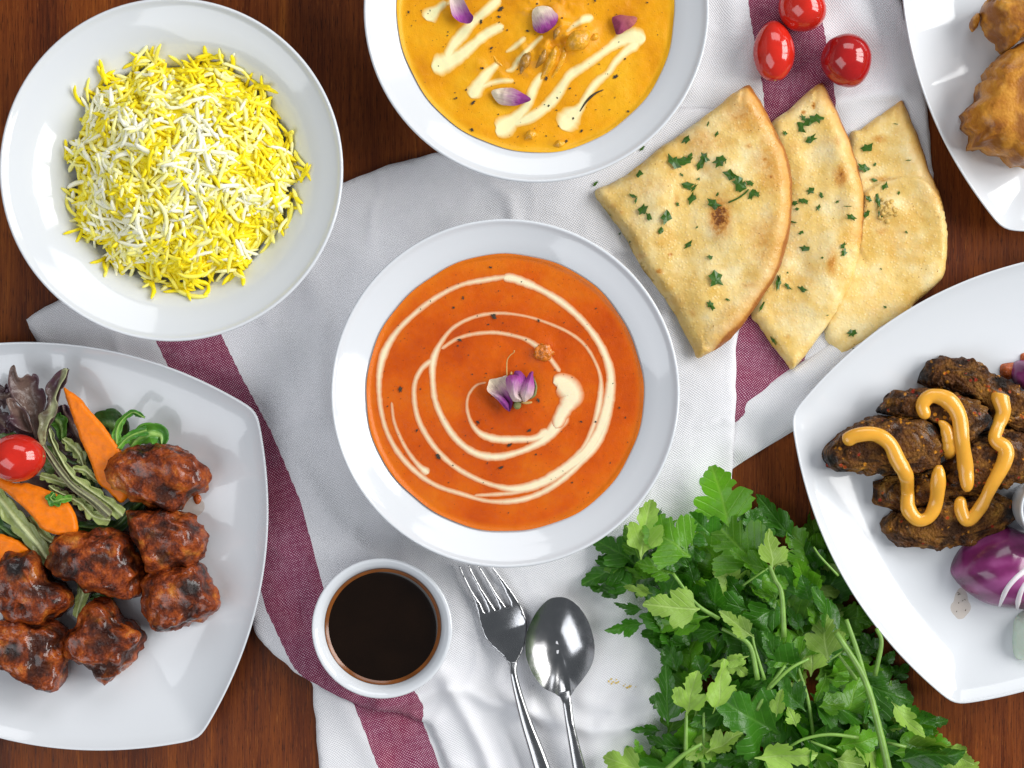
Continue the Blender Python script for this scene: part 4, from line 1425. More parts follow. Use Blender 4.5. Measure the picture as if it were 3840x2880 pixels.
V2, Fc, z = dome("", C8, [(885, 1480), (886, 1400), (905, 1330), (980, 1310), (1000, 1480), (920, 1495)], .018, zp, None, "", "")
loc = np.array([*V2.mean(0), zp])
o = link("pale_vegetable_slice", mesh_data("pale_vegetable_slice", np.column_stack([V2, z]) - loc, Fc, MAT['pale'], attrs={}), None, tuple(loc))
tag(o, "pale translucent vegetable slice at the right edge below the onion wedge", "vegetable")


def smear(name, c, outline, z, mat, label, cat, h_=0.00025):
    O = catmull(np.array(WP(c, outline, z)), 50, closed=True)
    O = O + 0.0003 * np.column_stack([fbm(xyz(O), 500, 2, 1), fbm(xyz(O), 500, 2, 4)])
    V2, Fc, bnd = region(O, 0.0009)
    d = seg_dist(V2, O, True)
    bz = [bv.ray_cast(Vector((x, y, H)), Vector((0, 0, -1)))[0] for bv in (bv_pl if c is C5 else bv_pr,) for x, y in V2]
    zz = np.array([b.z if b else z for b in bz]) + 0.0001 + h_ * np.clip(d / (d.max() * .7), 0, 1) ** .6
    loc = np.array([*V2.mean(0), z])
    o = link(name, mesh_data(name, np.column_stack([V2, zz]) - loc, Fc, mat), None, tuple(loc))
    tag(o, label, cat)


smear("juice_drip", C8, [(690, 1222), (706, 1240), (712, 1270), (722, 1298), (700, 1330), (672, 1335), (646, 1300), (658, 1270), (668, 1240)], zp, MAT['glaze'], "thin brown juice drip below the purple onion wedge", "juice")
smear("juice_drip", C8, [(668, 1125), (675, 1160), (690, 1195), (672, 1195), (655, 1165), (658, 1135)], zp, MAT['glaze'], "thin brown juice stain at the left tip of the onion wedge", "juice")
smear("tomato_relish", C8, [(830, 445), (832, 410), (860, 400), (900, 395), (905, 370), (930, 365), (940, 400), (890, 440), (870, 460), (845, 460)], zp, MAT['relish'], "orange red relish smeared beside the small onion piece", "relish", 0.0035)
smear("sauce_spot", C5, [(752, 600), (770, 592), (784, 606), (778, 628), (760, 630)], zp, MAT['relish'], "tiny red sauce spot right of the topmost chicken piece", "sauce", 0.001)
smear("juice_drip", C5, [(700, 640), (740, 615), (790, 620), (795, 655), (765, 680), (720, 670)], zp, MAT['glaze'], "thin pale juice puddle right of the topmost chicken piece", "juice")
smear("juice_drip", C5, [(500, 1090), (530, 1085), (548, 1105), (540, 1120), (515, 1112)], zp, MAT['glaze'], "thin juice drip beside the pointed chicken piece", "juice", 0.0004)
sp = []
rj = random.Random(4)
for _ in range(8):
    x, y = C8(rj.uniform(665, 705), rj.uniform(1240, 1310))
    q = hit(bv_pr, x, y)[0]
    sp.append(fleck(q.x, q.y, q.z + .0008, 0.0012, rj.uniform(0, 3), 0.5, rnd=rj))
v, f = join(sp)
tag(obj("herb_crumbs", v, f, MAT['speck'], smooth_=False), "dark herb crumbs in the juice drip below the onion wedge", "herb crumbs", kind="stuff")


def cup(c, ctr, Rpx, sauce_px, label, zr, zb, sauce_mat=None):
    sc = {C6: 0.5877, C8: 1.0251}[c]
    cx, cy, _ = W(*c(*ctr), zr)
    R = Rpx * sc * S * (H - zr) / H
    r2 = sauce_px * sc * S * (H - zr) / H
    h_ = zr - zb
    pr = [(0, .12), (.55 * r2 / R, .12), (.80 * r2 / R, .22), (.95 * r2 / R, .45), (1.0 * r2 / R, .70), (1.04 * r2 / R, .86), (1.08 * r2 / R, .93), (.94, .975), (.97, .995), (.99, .99), (1.0, .97), (1.0, .93), (.96, .80), (.90, .5), (.82, .15), (.76, .02), (.70, .0), (.66, .0), (.64, .04), (0, .04)]
    V, Fc = lathe([(r * R, zb + z * h_) for r, z in pr], 96, cx, cy)
    loc = np.array([cx, cy, zb])
    o = link("sauce_cup", mesh_data("sauce_cup", np.array(V) - loc, Fc, MAT['ceramic']), None, tuple(loc))
    tag(o, label, "cup")
    return cx, cy, R, r2, zb, h_


cx, cy, R, r2, zb_, h_ = cup(C6, (565, 642), 449, 372, "small round white cup of dark brown dipping sauce", 0.036, 0.0075)
dipt = thing("dipping_sauce", "dark brown glossy dipping sauce filling the small white cup", "sauce", (cx, cy, zb_ + .7 * h_))
ox, oy = W(*C6(585, 632), zb_ + .7 * h_)[:2]
rings = [(0, 0), (.3, 0), (.6, 0), (.80, 0), (.90, .00005), (.945, .0003)]
V, Fc = lathe([(max(r, 0.0001) * r2, zb_ + .70 * h_ + z) for r, z in rings], 96, cx, cy)
part("sauce_surface", V, [tuple(reversed(f)) for f in Fc], MAT['dip'], dipt)
V, Fc = lathe([(r * r2, zb_ + .70 * h_ + z) for r, z in ((.945, .0003), (.975, .0008), (1.005, .0017))], 96, cx, cy)
part("sauce_edge", V, [tuple(reversed(f)) for f in Fc], MAT['dip_rim'], dipt)
cup(C8, (1032, 938), 126, 104, "white cup just showing at the right edge beside the kebabs", 0.040, zp)


# ------------------------------------------------------------------ tomatoes
def tomato(c, ctr, rx, ry, ang, label, mat, z0, scar_end=1, egg=0.12, dent=0.0, group=None, scar=True):
    sc = {C9: 0.5426, C5: 0.9642}[c]
    rz = min(rx, ry) * 0.97 * sc * S
    zc = z0 + rz
    k = (H - zc) / H
    cx, cy, _ = W(*c(*ctr), zc)
    rx, ry = rx * sc * S * k, ry * sc * S * k
    U, Fc = ico(5)
    t = U[:, 1]
    f = 1 + egg * t - 0.10 * t * t + 0.04
    X, Y, Z = U[:, 0] * rx * f, U[:, 1] * ry, U[:, 2] * rz * f
    pole = np.exp(-((U[:, 0] ** 2 + U[:, 2] ** 2) / 0.05)) * (np.sign(t) == scar_end)
    Y = Y - scar_end * pole * 0.07 * ry
    nz = 0.012 * fbm(U, 1.6, 2, int(ctr[0]))
    P = np.column_stack([X, Y, Z]) * (1 + nz)[:, None]
    if dent:
        dd = np.exp(-(((U - np.array([-0.75, 0.62, 0.25])) ** 2).sum(1) / 0.10))
        P *= (1 - dent * dd)[:, None]
    R_ = np.array(Matrix.Rotation(ang, 3, 'Z'))
    P = P @ R_.T
    th_ = thing("cherry_tomato", label, "tomato", (cx, cy, z0), group)
    part("skin", P + np.array([cx, cy, zc]), Fc, mat, th_)
    if scar:
        u2, f2 = ico(2)
        q = np.array([0, scar_end * ry * 0.935, rz * 0.12]) @ R_.T
        part("stem_scar", u2 * np.array([0.0009, 0.0007, 0.0009]) + q + np.array([cx, cy, zc]), f2, MAT['scar'], th_)


zt = 0.0030
tomato(C9, (372, 355), 138, 212, 0.03, "bright red oval cherry tomato pointing down with a pale stem scar", MAT['tomato'], zt, -1, -0.06, group="cherry tomatoes on the towel")
tomato(C9, (566, 60), 165, 160, -0.6, "round red cherry tomato cut off by the top of the photo", MAT['tomato'], zt, 1, 0.03, group="cherry tomatoes on the towel", scar=False)
tomato(C9, (875, 420), 168, 190, 0.35, "deep red dimpled cherry tomato nearest the right hand plate", MAT['tomato_dk'], zt, 1, 0.10, dent=0.13, group="cherry tomatoes on the towel", scar=False)
tomato(C5, (62, 454), 90, 116, -1.5, "shiny cherry tomato on the salad of the left plate", MAT['tomato'], zp + 0.012, 1, 0.02)


# ------------------------------------------------------------------ carrots and salad leaves
def slab(name, c, outline, z0, tilt, thick, mat, label, cat, seed=1, group=None):
    O = catmull(np.array(WP(c, outline, z0 + thick)), 110, closed=True)
    O = O + 0.0003 * np.column_stack([fbm(xyz(O), 700, 2, seed), fbm(xyz(O), 700, 2, seed + 7)])
    V2, Fc, bnd = region(O, 0.0010)
    d = seg_dist(V2, O, True)
    base = z0 + (V2 - V2.mean(0)) @ np.array(tilt)
    z = base + thick * (1 - 0.55 * np.clip(1 - d / 0.0018, 0, 1) ** 2) + 0.0004 * fbm(xyz(V2), 300, 3, seed)
    n = len(V2)
    top = np.column_stack([V2, z])
    bot = np.column_stack([V2, base])
    E = {(a, b) for f in Fc for a, b in zip(f, f[1:] + f[:1])}
    faces = list(Fc) + [(b, a, a + n, b + n) for a, b in E if (b, a) not in E] + [tuple(i + n for i in reversed(f)) for f in Fc]
    V = np.vstack([top, bot])
    loc = np.array([*V2.mean(0), z0])
    o = link(name, mesh_data(name, V - loc, faces, mat), None, tuple(loc))
    tag(o, label, cat, group)
    return o


def lettuce(c, path, widths, mat, label, z, lobes=0.35, nl=7, curl=0.4, seed=1, up=0.0, cat="salad leaf", name="salad_leaf"):
    n, K = 64, 13
    sc = {C5: .9642, C10: 700 / 1787}[c]
    A = catmull(np.array(path, float), n)
    L = np.array(WP(c, A, z))
    T = np.gradient(L, axis=0)
    T /= np.hypot(T[:, 0], T[:, 1])[:, None]
    N = np.column_stack([-T[:, 1], T[:, 0]])
    s = np.linspace(0, 1, n)
    hw = np.interp(s, np.linspace(0, 1, len(widths)), widths) * .5 * sc * S
    r = random.Random(seed)
    ph = r.uniform(0, 6)
    saw = [np.abs(((s * nl + ph + o_) % 1.0) - 0.3) * 2 for o_ in (0, 0.45)]
    V, uv, Fc = [], [], []
    zz = np.full(n, z) if np.isscalar(z) else z
    for i in range(n):
        for k in range(K):
            u = -1 + 2 * k / (K - 1)
            side = saw[0][i] if u < 0 else saw[1][i]
            out = 1 - lobes * side * abs(u) ** 0.5 * min(1, hw[i] / 0.0022) * smooth(0.0, 0.18, s[i])
            q = L[i] + N[i] * u * hw[i] * out + T[i] * abs(u) * hw[i] * 0.35
            z_ = zz[i] + up * s[i] + curl * hw[i] * u * u * (0.6 + 0.5 * math.sin(9 * s[i] + seed)) + 0.0008 * math.sin(9 * s[i] + 2.4 * u + seed) * min(1, hw[i] / 0.004)
            z_ += 0.0003 * math.sin(23 * s[i] + 5 * u) * abs(u)
            V.append((q[0], q[1], z_ + 0.0016 * max(0, 1 - abs(u) * 3.2)))
            uv.append((s[i], u))
    for i in range(n - 1):
        for k in range(K - 1):
            Fc.append((i * K + k, (i + 1) * K + k, (i + 1) * K + k + 1, i * K + k + 1))
    V = np.array(V)
    loc = V.mean(0)
    loc[2] = zp
    o = link(name, mesh_data(name, V - loc, Fc, mat, uv=uv), None, tuple(loc))
    tag(o, label, cat, "salad leaves on the left plate")
    m = o.modifiers.new("thickness", 'SOLIDIFY')
    m.thickness = 0.0005
    return o


zl = zp + 0.004
lettuce(C10, [(560, 900), (640, 1010), (760, 900), (700, 760), (620, 640), (600, 560)], [120, 220, 260, 220, 160, 40], MAT['salad_p'], "dark purple lettuce leaf crumpled behind the carrot slice", zl, 0.2, 3, .3, 3)
lettuce(C10, [(820, 1060), (700, 1180), (560, 1330), (640, 1390), (740, 1400)], [160, 240, 220, 180, 30], MAT['salad_p'], "shiny purple lettuce leaf low between the stems and tomato", zl, 0.3, 5, .3, 5)
lettuce(C10, [(560, 1060), (640, 1080), (800, 1160), (860, 1300), (900, 1400)], [120, 220, 260, 240, 120], MAT['salad_d'], "dark green salad leaf under the long carrot slice", zl, 0.35, 6, .3, 8)
lettuce(C10, [(600, 900), (580, 760), (540, 700), (510, 680)], [60, 170, 150, 20], MAT['salad_b'], "small bright green leaf showing between the stems and the carrot", zl + .002, 0.2, 4, .4, 2)
lettuce(C10, [(800, 900), (940, 780), (1040, 740), (1130, 800), (1110, 900)], [60, 260, 300, 220, 60], MAT['salad_d'], "dark green rounded leaf behind the carrot slice", zl, 0.12, 5, .3, 4)
lettuce(C10, [(430, 930), (330, 820), (230, 780), (160, 700), (110, 660)], [60, 240, 260, 180, 20], MAT['salad_p'], "purple lettuce leaf with ragged edge above the tomato", zl + .007, 0.4, 3, .5, 7)
lettuce(C10, [(-120, 520), (-20, 480), (60, 470), (110, 430), (80, 400)], [160, 260, 220, 120, 20], MAT['salad_p'], "purple lettuce leaf cut off at the left photo edge", zl + .006, 0.4, 5, .4, 6)
lettuce(C10, [(-100, 620), (0, 700), (60, 760), (100, 820)], [160, 220, 160, 30], MAT['salad_p'], "brown purple leaf just above the tomato at the photo edge", zl + .004, 0.3, 4, .4, 9)
def leaf_patch(c, outline, base_xy, tip_xy, z, mat, label, seed, cup=0.004, tilt=0.004, rib=1.6):
    O = catmull(np.array(WP(c, outline, z)), 120, closed=True)
    V2, Fc, bnd = region(O, 0.0009)
    d = seg_dist(V2, O, True)
    b, t = np.array(W(*c(*base_xy), z)[:2]), np.array(W(*c(*tip_xy), z)[:2])
    ax = t - b
    u = ((V2 - b) @ ax) / (ax @ ax)
    w = ((V2 - b) @ np.array([-ax[1], ax[0]])) / (ax @ ax)
    e = 1 - d / d.max()
    zz = z + cup * e ** 2 + tilt * u + 0.0016 * np.sin(11 * w + 5 * u + seed) + 0.0012 * fbm(xyz(V2), 170, 2, seed)
    loc = np.array([*V2.mean(0), zp])
    o = link("salad_leaf", mesh_data("salad_leaf", np.column_stack([V2, zz]) - loc, Fc, mat, uv=np.column_stack([np.clip(u, 0, 1), w * rib])), None, tuple(loc))
    tag(o, label, "salad leaf", "salad leaves on the left plate")
    m = o.modifiers.new("thickness", 'SOLIDIFY')
    m.thickness = 0.0005


leaf_patch(C10, [(180, 176), (132, 260), (138, 430), (230, 560), (300, 640), (330, 800), (372, 890), (402, 790), (430, 650), (470, 520), (440, 408), (388, 402), (392, 300), (352, 256), (338, 290), (300, 268), (262, 302), (215, 290)], (380, 900), (200, 190), zl + .008, MAT['salad_p'], "tall purple oak lettuce leaf with a pointed tip", 3)
leaf_patch(C10, [(655, 212), (590, 235), (510, 315), (460, 375), (455, 440), (484, 490), (480, 590), (385, 650), (402, 740), (384, 830), (402, 930), (432, 935), (455, 830), (495, 700), (552, 655), (578, 560), (552, 490), (590, 380), (642, 290)], (410, 950), (650, 220), zl + .014, MAT['salad_s'], "narrow purple leaf blade with a pale rib ending in a rounded tip", 6, 0.002, 0.004, 6.0)
leaf_patch(C10, [(120, 510), (170, 500), (200, 570), (260, 600), (300, 690), (330, 810), (250, 800), (170, 740), (110, 670), (150, 640)], (330, 820), (130, 520), zl + .011, MAT['salad_p'], "small cupped purple leaf lying over the tomato's upper edge", 9)
for ol, b, t, mt, lb in (  # added dark leaves, standing in for the shade in the gaps of the salad
    ([(380, 960), (520, 960), (700, 1080), (860, 1220), (960, 1400), (1100, 1560), (1000, 1650), (800, 1560), (640, 1420), (480, 1250), (400, 1120)], (1050, 1600), (400, 980), 'salad_d', "broad dark green filler leaf added for the shade under the pale stems"),
    ([(200, 1260), (380, 1240), (560, 1400), (760, 1560), (820, 1680), (620, 1680), (420, 1600), (260, 1440)], (800, 1660), (220, 1280), 'salad_p', "dark purple filler leaf added for the shade under the middle carrot slice"),
    ([(-60, 820), (80, 800), (240, 860), (420, 900), (440, 1040), (240, 1120), (-60, 1100)], (430, 1000), (-40, 840), 'salad_d', "dark green filler leaf added for the shade under the salad tomato"),
    ([(-60, 1330), (60, 1400), (220, 1600), (420, 1800), (480, 2000), (300, 2050), (100, 1900), (-60, 1700)], (460, 2000), (-40, 1400), 'salad_d', "dark filler leaf added for the shade beneath the lower carrot slices")):
    leaf_patch(C10, ol, b, t, zp + .0015, MAT[mt], lb, 4, 0.0015, 0.0)
lettuce(C10, [(1060, 1620), (900, 1480), (720, 1350), (580, 1200), (460, 1020), (410, 930), (430, 800), (480, 640), (520, 480), (570, 330), (655, 215)], [90, 80, 80, 70, 56, 56, 80, 130, 130, 130, 20], MAT['salad_s'], "long purple topped lettuce leaf with green stem crossing the salad", zl + .013, 0.25, 5, .45, 15)
lettuce(C10, [(1180, 1620), (1040, 1500), (880, 1380), (700, 1240), (580, 1060), (500, 900), (470, 780)], [130, 130, 110, 100, 90, 80, 40], MAT['salad_g'], "pale green frilled lettuce stem ending at the chicken", zl + .011, 0.45, 8, .3, 16)
lettuce(C10, [(1060, 1660), (900, 1620), (780, 1500), (660, 1440), (540, 1380), (470, 1330)], [120, 130, 110, 90, 80, 20], MAT['salad_g'], "second pale frilled lettuce stem lying lower down", zl + .009, 0.5, 8, .3, 17)
lettuce(C10, [(690, 1450), (600, 1460), (530, 1480), (490, 1450), (520, 1400)], [40, 100, 120, 110, 20], MAT['salad_b'], "tiny yellow green frilly leaf beside the middle carrot", zl + .014, 0.5, 5, .6, 18)
lettuce(C10, [(380, 1230), (480, 1260), (600, 1300), (700, 1330)], [70, 90, 80, 40], MAT['salad_g'], "olive green stem running out from under the tomato", zl + .007, 0.2, 5, .3, 19)
lettuce(C10, [(690, 1170), (800, 1180), (880, 1240), (960, 1300)], [50, 90, 80, 30], MAT['salad_g'], "short pale stem under the long carrot slice", zl + .008, 0.25, 5, .3, 20)
lettuce(C10, [(600, 880), (660, 930), (760, 1020), (800, 1140)], [40, 130, 140, 40], MAT['salad_g'], "olive lettuce shred left of the long carrot slice", zl + .006, 0.4, 4, .4, 21)
lettuce(C5, [(-40, 560), (20, 640), (70, 700), (130, 770), (185, 850)], [60, 80, 80, 70, 60], MAT['salad_g'], "thick green lettuce stem below the middle carrot slice", zl + .008, 0.2, 5, .3, 22)
lettuce(C5, [(-40, 690), (30, 740), (90, 770), (150, 800)], [60, 70, 60, 30], MAT['salad_d'], "dark green leaf edge between the two lower carrot slices", zl + .004, 0.2, 5, .3, 23)
lettuce(C5, [(110, 680), (150, 740), (200, 780), (240, 775)], [30, 60, 60, 30], MAT['salad_g'], "pale green leaf shred under the tip of the middle carrot", zl + .006, 0.3, 4, .3, 24)
lettuce(C5, [(300, 720), (380, 725), (450, 720), (520, 650), (560, 620)], [40, 60, 60, 80, 40], MAT['salad_d'], "dark leaf tucked between chicken pieces and lettuce stems", zl + .003, 0.3, 4, .3, 25)
lettuce(C5, [(300, 1075), (312, 1020), (325, 970), (320, 930)], [40, 48, 50, 44], MAT['salad_g'], "pale green stem poking out between chicken pieces", zl + .005, 0.1, 4, .1, 26)
lettuce(C5, [(350, 1000), (400, 990), (440, 995)], [30, 40, 20], MAT['salad_d'], "dark green leaf scrap under the widest chicken piece", zl + .002, 0.2, 4, .2, 27)
lettuce(C10, [(1130, 970), (1190, 900), (1280, 840), (1400, 800)], [70, 70, 80, 90], MAT['salad_b'], "bright green leaf stem curving right from the chicken", zl + .012, 0.1, 4, .5, 28)
lettuce(C10, [(1250, 960), (1320, 880), (1430, 830), (1530, 850), (1550, 930)], [80, 170, 200, 180, 60], MAT['salad_b'], "bright green curled leaf resting above the topmost chicken", zl + .008, 0.08, 4, 1.0, 29)
lettuce(C10, [(1120, 930), (1120, 820), (1160, 720), (1230, 650), (1290, 630), (1385, 680)], [80, 90, 70, 50, 60, 14], MAT['salad_b'], "thin bright green shoot bent like a hook above the chicken", zl + .012, 0.25, 5, .4, 30)

CA = "carrot slices in the salad"
slab("carrot_slice", C10, [(612, 390), (660, 420), (760, 490), (850, 600), (930, 690), (1040, 830), (1150, 1000), (1200, 1200), (1220, 1400), (1180, 1480), (1120, 1500), (1030, 1400), (920, 1300), (880, 1180), (830, 1040), (760, 880), (700, 700), (640, 520)], zp + .014, (0.05, 0.10), .003, MAT['carrot'], "long pointed orange carrot slice leaning on the topmost chicken piece", "carrot", 3, CA)
slab("carrot_slice", C5, [(-30, 500), (40, 550), (100, 553), (180, 580), (240, 612), (280, 655), (298, 712), (290, 750), (220, 752), (160, 730), (120, 680), (60, 622), (0, 575), (-30, 560)], zp + .014, (0.0, -0.05), .0035, MAT['carrot'], "middle orange carrot slice just under the salad tomato", "carrot", 5, CA)
slab("carrot_slice", C5, [(-30, 755), (30, 762), (80, 785), (112, 812), (60, 840), (10, 860), (-30, 868)], zp + .010, (0.0, 0.0), .0035, MAT['carrot'], "lowest orange carrot slice cut off by the left photo edge", "carrot", 7, CA)


# ------------------------------------------------------------------ naan bread
def naan(outline, crust, chars, tilt, z0, thick, label, seed, lumps=(), folds=(), cw=0.3):
    tl = thing("naan_bread", label, "naan", (0, 0, 0))
    zz = z0 + thick * 0.8
    O = catmull(np.array(WP(C3, outline, zz)), 220, closed=True)
    O = O + 0.0005 * np.column_stack([fbm(xyz(O), 260, 3, seed), fbm(xyz(O), 260, 3, seed + 3)])
    V2, Fc, bnd = region(O, 0.0012)
    d = seg_dist(V2, O, True)
    cr_line = catmull(np.array(WP(C3, crust, zz)), 80)
    dc = seg_dist(V2, cr_line)
    wedge = np.where(dc < d + 0.004, 0.0120, 0.0060)
    prof_ = np.sqrt(np.clip(1 - (1 - np.clip(d / wedge, 0, 1)) ** 2, 0, 1))
    org = np.array(W(*C3(*outline[0]), zz)[:2])
    base = z0 + np.clip((V2 - org) @ np.array(tilt[:2]) + tilt[2], 0, 0.03)
    z = base + thick * prof_ * (1 + 0.42 * fbm(xyz(V2), 42, 2, seed + 11)) + 0.00035 * fbm(xyz(V2), 220, 3, seed + 17) + 0.0018 * np.exp(-((dc - 0.006) / 0.006) ** 2) * prof_
    ch = np.zeros(len(V2))
    for x, y, rx, ry, a in chars:
        q = np.array(W(*C3(x, y), zz)[:2])
        e_ = V2 - q
        ch = np.maximum(ch, a * np.exp(-((e_[:, 0] / (rx * .7866 * S)) ** 2 + (e_[:, 1] / (ry * .7866 * S)) ** 2)))
        z = z - 0.0003 * min(a, .3) * np.exp(-((e_[:, 0] / (rx * .7866 * S)) ** 2 + (e_[:, 1] / (ry * .7866 * S)) ** 2))
    for x, y, r, h_ in lumps:
        q = np.array(W(*C3(x, y), zz)[:2])
        z = z + h_ * np.exp(-((V2 - q) ** 2).sum(1) / (r * .7866 * S) ** 2)
    for ln, hh, w in folds:
        L = catmull(np.array(WP(C3, ln, zz)), 40)
        dd = seg_dist(V2, L)
        if w < 0.0045:          # the edge of a folded flap: a step that tapers off behind the line
            sd = np.where(inside(V2, np.vstack([L, WP(C3, [(1900, 1000), (1600, 1300), (1420, 900)], zz)])), dd, -dd)
            z = z + hh * smooth(-0.0005, 0.0010, sd) * np.exp(-np.clip(sd, 0, 1) / 0.020)
        else:
            z = z + hh * np.exp(-(dd / w) ** 2)
    crust_a = (np.exp(-(dc / 0.0035) ** 2) * 0.55 + np.exp(-(dc / 0.013) ** 2) * cw) + 0.20 * np.exp(-(d / 0.0012) ** 2) * (dc < 0.012)
    n = len(V2)
    top = np.column_stack([V2, z])
    bot = np.column_stack([V2, base - 0.0001])
    E = {(a, b) for f in Fc for a, b in zip(f, f[1:] + f[:1])}
    faces = list(Fc) + [(b, a, a + n, b + n) for a, b in E if (b, a) not in E] + [tuple(i + n for i in reversed(f)) for f in Fc]
    o = part("bread", np.vstack([top, bot]), faces, MAT['naan'], tl, attrs={"crust": np.concatenate([crust_a, crust_a]), "char": np.concatenate([ch, ch])})
    return tl, o


n3_out = [(1388, 385), (1440, 355), (1520, 300), (1590, 250), (1635, 218), (1660, 250), (1700, 350), (1740, 460), (1770, 560), (1800, 620), (1830, 710), (1850, 860), (1848, 960), (1835, 1060), (1790, 1110), (1700, 1190), (1660, 1250), (1540, 1330), (1450, 1390), (1345, 1450), (1310, 1410), (1265, 1330), (1290, 1150), (1320, 900), (1350, 600)]
n2_out = [(1010, 335), (1090, 270), (1170, 195), (1240, 140), (1262, 155), (1300, 230), (1345, 330), (1385, 430), (1420, 540), (1445, 660), (1448, 770), (1440, 880), (1415, 1000), (1390, 1090), (1330, 1210), (1260, 1320), (1180, 1430), (1115, 1508), (1090, 1490), (1040, 1420), (1000, 1370), (950, 1290), (915, 1230), (960, 1000), (990, 700), (1000, 500)]
n1_out = [(168, 655), (255, 610), (340, 560), (420, 495), (500, 430), (560, 395), (640, 335), (740, 260), (820, 195), (890, 152), (915, 170), (960, 240), (1000, 320), (1050, 420), (1085, 510), (1103, 620), (1103, 720), (1095, 820), (1075, 920), (1040, 1030), (985, 1130), (910, 1240), (830, 1345), (760, 1400), (665, 1452), (640, 1420), (590, 1320), (530, 1210), (450, 1100), (380, 1000), (320, 890), (260, 800), (215, 740)]
n3, b3 = naan(n3_out, [(1640, 218), (1700, 350), (1770, 560), (1830, 710)], [(1520, 410, 40, 18, .7), (1530, 850, 30, 22, .5), (1520, 600, 70, 14, .6), (1370, 1440, 40, 14, .7), (1430, 1400, 50, 8, .6)], (0.0, 0, 0.0), 0.0035, .0050,
              "rightmost pale naan piece with a folded flap and garlic lump", 5,
              [(1560, 740, 55, .0022), (1520, 1050, 120, -.0015)], [([(1460, 660), (1540, 610), (1640, 592), (1730, 610), (1800, 680)], .0034, .004), ([(1820, 760), (1830, 950), (1790, 1080)], .0015, .008)])
n2, b2 = naan(n2_out, [(1250, 140), (1345, 330), (1420, 540), (1445, 660), (1440, 880)], [(1330, 590, 34, 50, .95), (1285, 1000, 24, 60, .8), (1310, 430, 26, 40, .45), (1115, 450, 36, 40, .35), (1090, 1080, 20, 20, .4), (1155, 285, 10, 10, 1.2), (1202, 255, 8, 18, 1.3), (1080, 1350, 18, 14, .5)], (0.10, 0, 0.0), 0.0040, .0054,
              "middle naan piece lying half under the largest one", 25, [(1200, 500, 70, -.0015), (1180, 1020, 90, -.001)], [([(1130, 950), (1160, 1040), (1230, 1120)], -.0010, .005), ([(1290, 900), (1250, 1050), (1200, 1200)], .0012, .008)])
n1, b1 = naan(n1_out, [(892, 152), (960, 240), (1050, 420), (1103, 620), (1095, 820), (1040, 1030), (910, 1240), (760, 1400)], [(755, 785, 46, 84, 1.35), (880, 300, 130, 110, .55), (985, 540, 80, 160, .5), (960, 900, 90, 150, .45), (420, 640, 120, 60, .32), (700, 430, 150, 60, .38), (840, 1260, 90, 70, .3), (560, 1180, 60, 60, .25), (550, 700, 18, 22, .6), (885, 375, 30, 20, .45), (890, 450, 20, 16, .6), (700, 430, 70, 40, .35), (470, 1040, 18, 12, .9), (390, 965, 34, 14, .45), (525, 960, 10, 8, 1.2), (630, 1240, 12, 22, .6), (920, 850, 40, 30, .45), (890, 1110, 40, 20, .4), (968, 518, 10, 10, 1.3), (993, 598, 9, 11, 1.3), (295, 760, 12, 8, .9), (250, 730, 26, 12, .5)],
              (0.085, 0, -0.0015), 0.0055, .0060, "largest golden naan piece, leftmost and on top, with a dark brown spot", 45,
              [(900, 700, 160, .0018), (650, 620, 90, -.0012), (480, 700, 80, .0010), (740, 1150, 120, .0010), (870, 520, 70, -.0012)], cw=0.50)
bv_n = [bvh_of(b1), bvh_of(b2), bvh_of(b3)]
herbs = [
    (0, n1, [(605, 412, 52, .6), (540, 520, 84, .6), (590, 515, 80, .55), (618, 492, 40, .5), (670, 530, 62, .5), (690, 495, 58, .6), (760, 515, 60, .8), (788, 512, 40, .15), (380, 575, 48, .7), (348, 680, 50, .3), (362, 700, 40, .3), (608, 632, 60, .6), (640, 640, 46, .4), (630, 690, 62, .6), (735, 720, 78, .6), (815, 585, 78, .6), (850, 620, 84, .7), (870, 640, 60, .5), (915, 672, 56, .55), (940, 672, 38, .6), (395, 745, 66, .55), (425, 780, 54, .5), (505, 780, 74, .65), (480, 845, 40, .6), (613, 912, 56, .4), (715, 972, 36, .6), (742, 1078, 82, .8), (718, 1200, 52, .65), (335, 900, 24, .8), (705, 338, 30, .3), (748, 384, 34, .4), (905, 620, 40, .6), (560, 720, 26, .6), (660, 600, 20, .6), (750, 672, 24, .5), (652, 830, 16, .6), (580, 580, 26, .4), (800, 1175, 26, .4), (240, 770, 20, .4)]),
    (1, n2, [(1150, 360, 80, .5), (1190, 325, 80, .55), (1225, 312, 74, .55), (1160, 310, 50, .5), (1195, 408, 62, .6), (1072, 380, 30, .6), (1195, 655, 50, .7), (1158, 705, 48, .6), (1120, 715, 32, .7), (1130, 742, 26, .6), (1245, 676, 34, .6), (1232, 735, 38, .6), (1110, 805, 60, .14), (1150, 855, 28, .6), (1168, 928, 50, .6), (1350, 915, 40, .6), (1352, 950, 44, .6), (1388, 782, 58, .45), (1322, 708, 22, .6), (1372, 730, 44, .12), (1040, 1095, 90, .3), (1085, 1112, 50, .4), (1158, 1125, 58, .5), (962, 1208, 60, .2), (1020, 1370, 60, .4), (1250, 975, 16, .6), (1275, 1248, 12, .5), (1085, 1045, 12, .6)]),
    (2, n3, [(1460, 450, 66, .6), (1448, 548, 66, .6), (1498, 605, 36, .5), (1550, 632, 48, .65), (1515, 705, 80, .3), (1470, 695, 44, .5), (1460, 765, 50, .5), (1520, 760, 44, .2), (1535, 775, 40, .2), (1615, 665, 22, .6), (1600, 338, 26, .2), (1660, 510, 36, .15), (1390, 1335, 46, .75), (1550, 1210, 20, .6), (1500, 530, 20, .7), (1400, 1405, 24, .6), (1650, 852, 20, .5), (1530, 1028, 12, .6)]),
]
rh = random.Random(77)
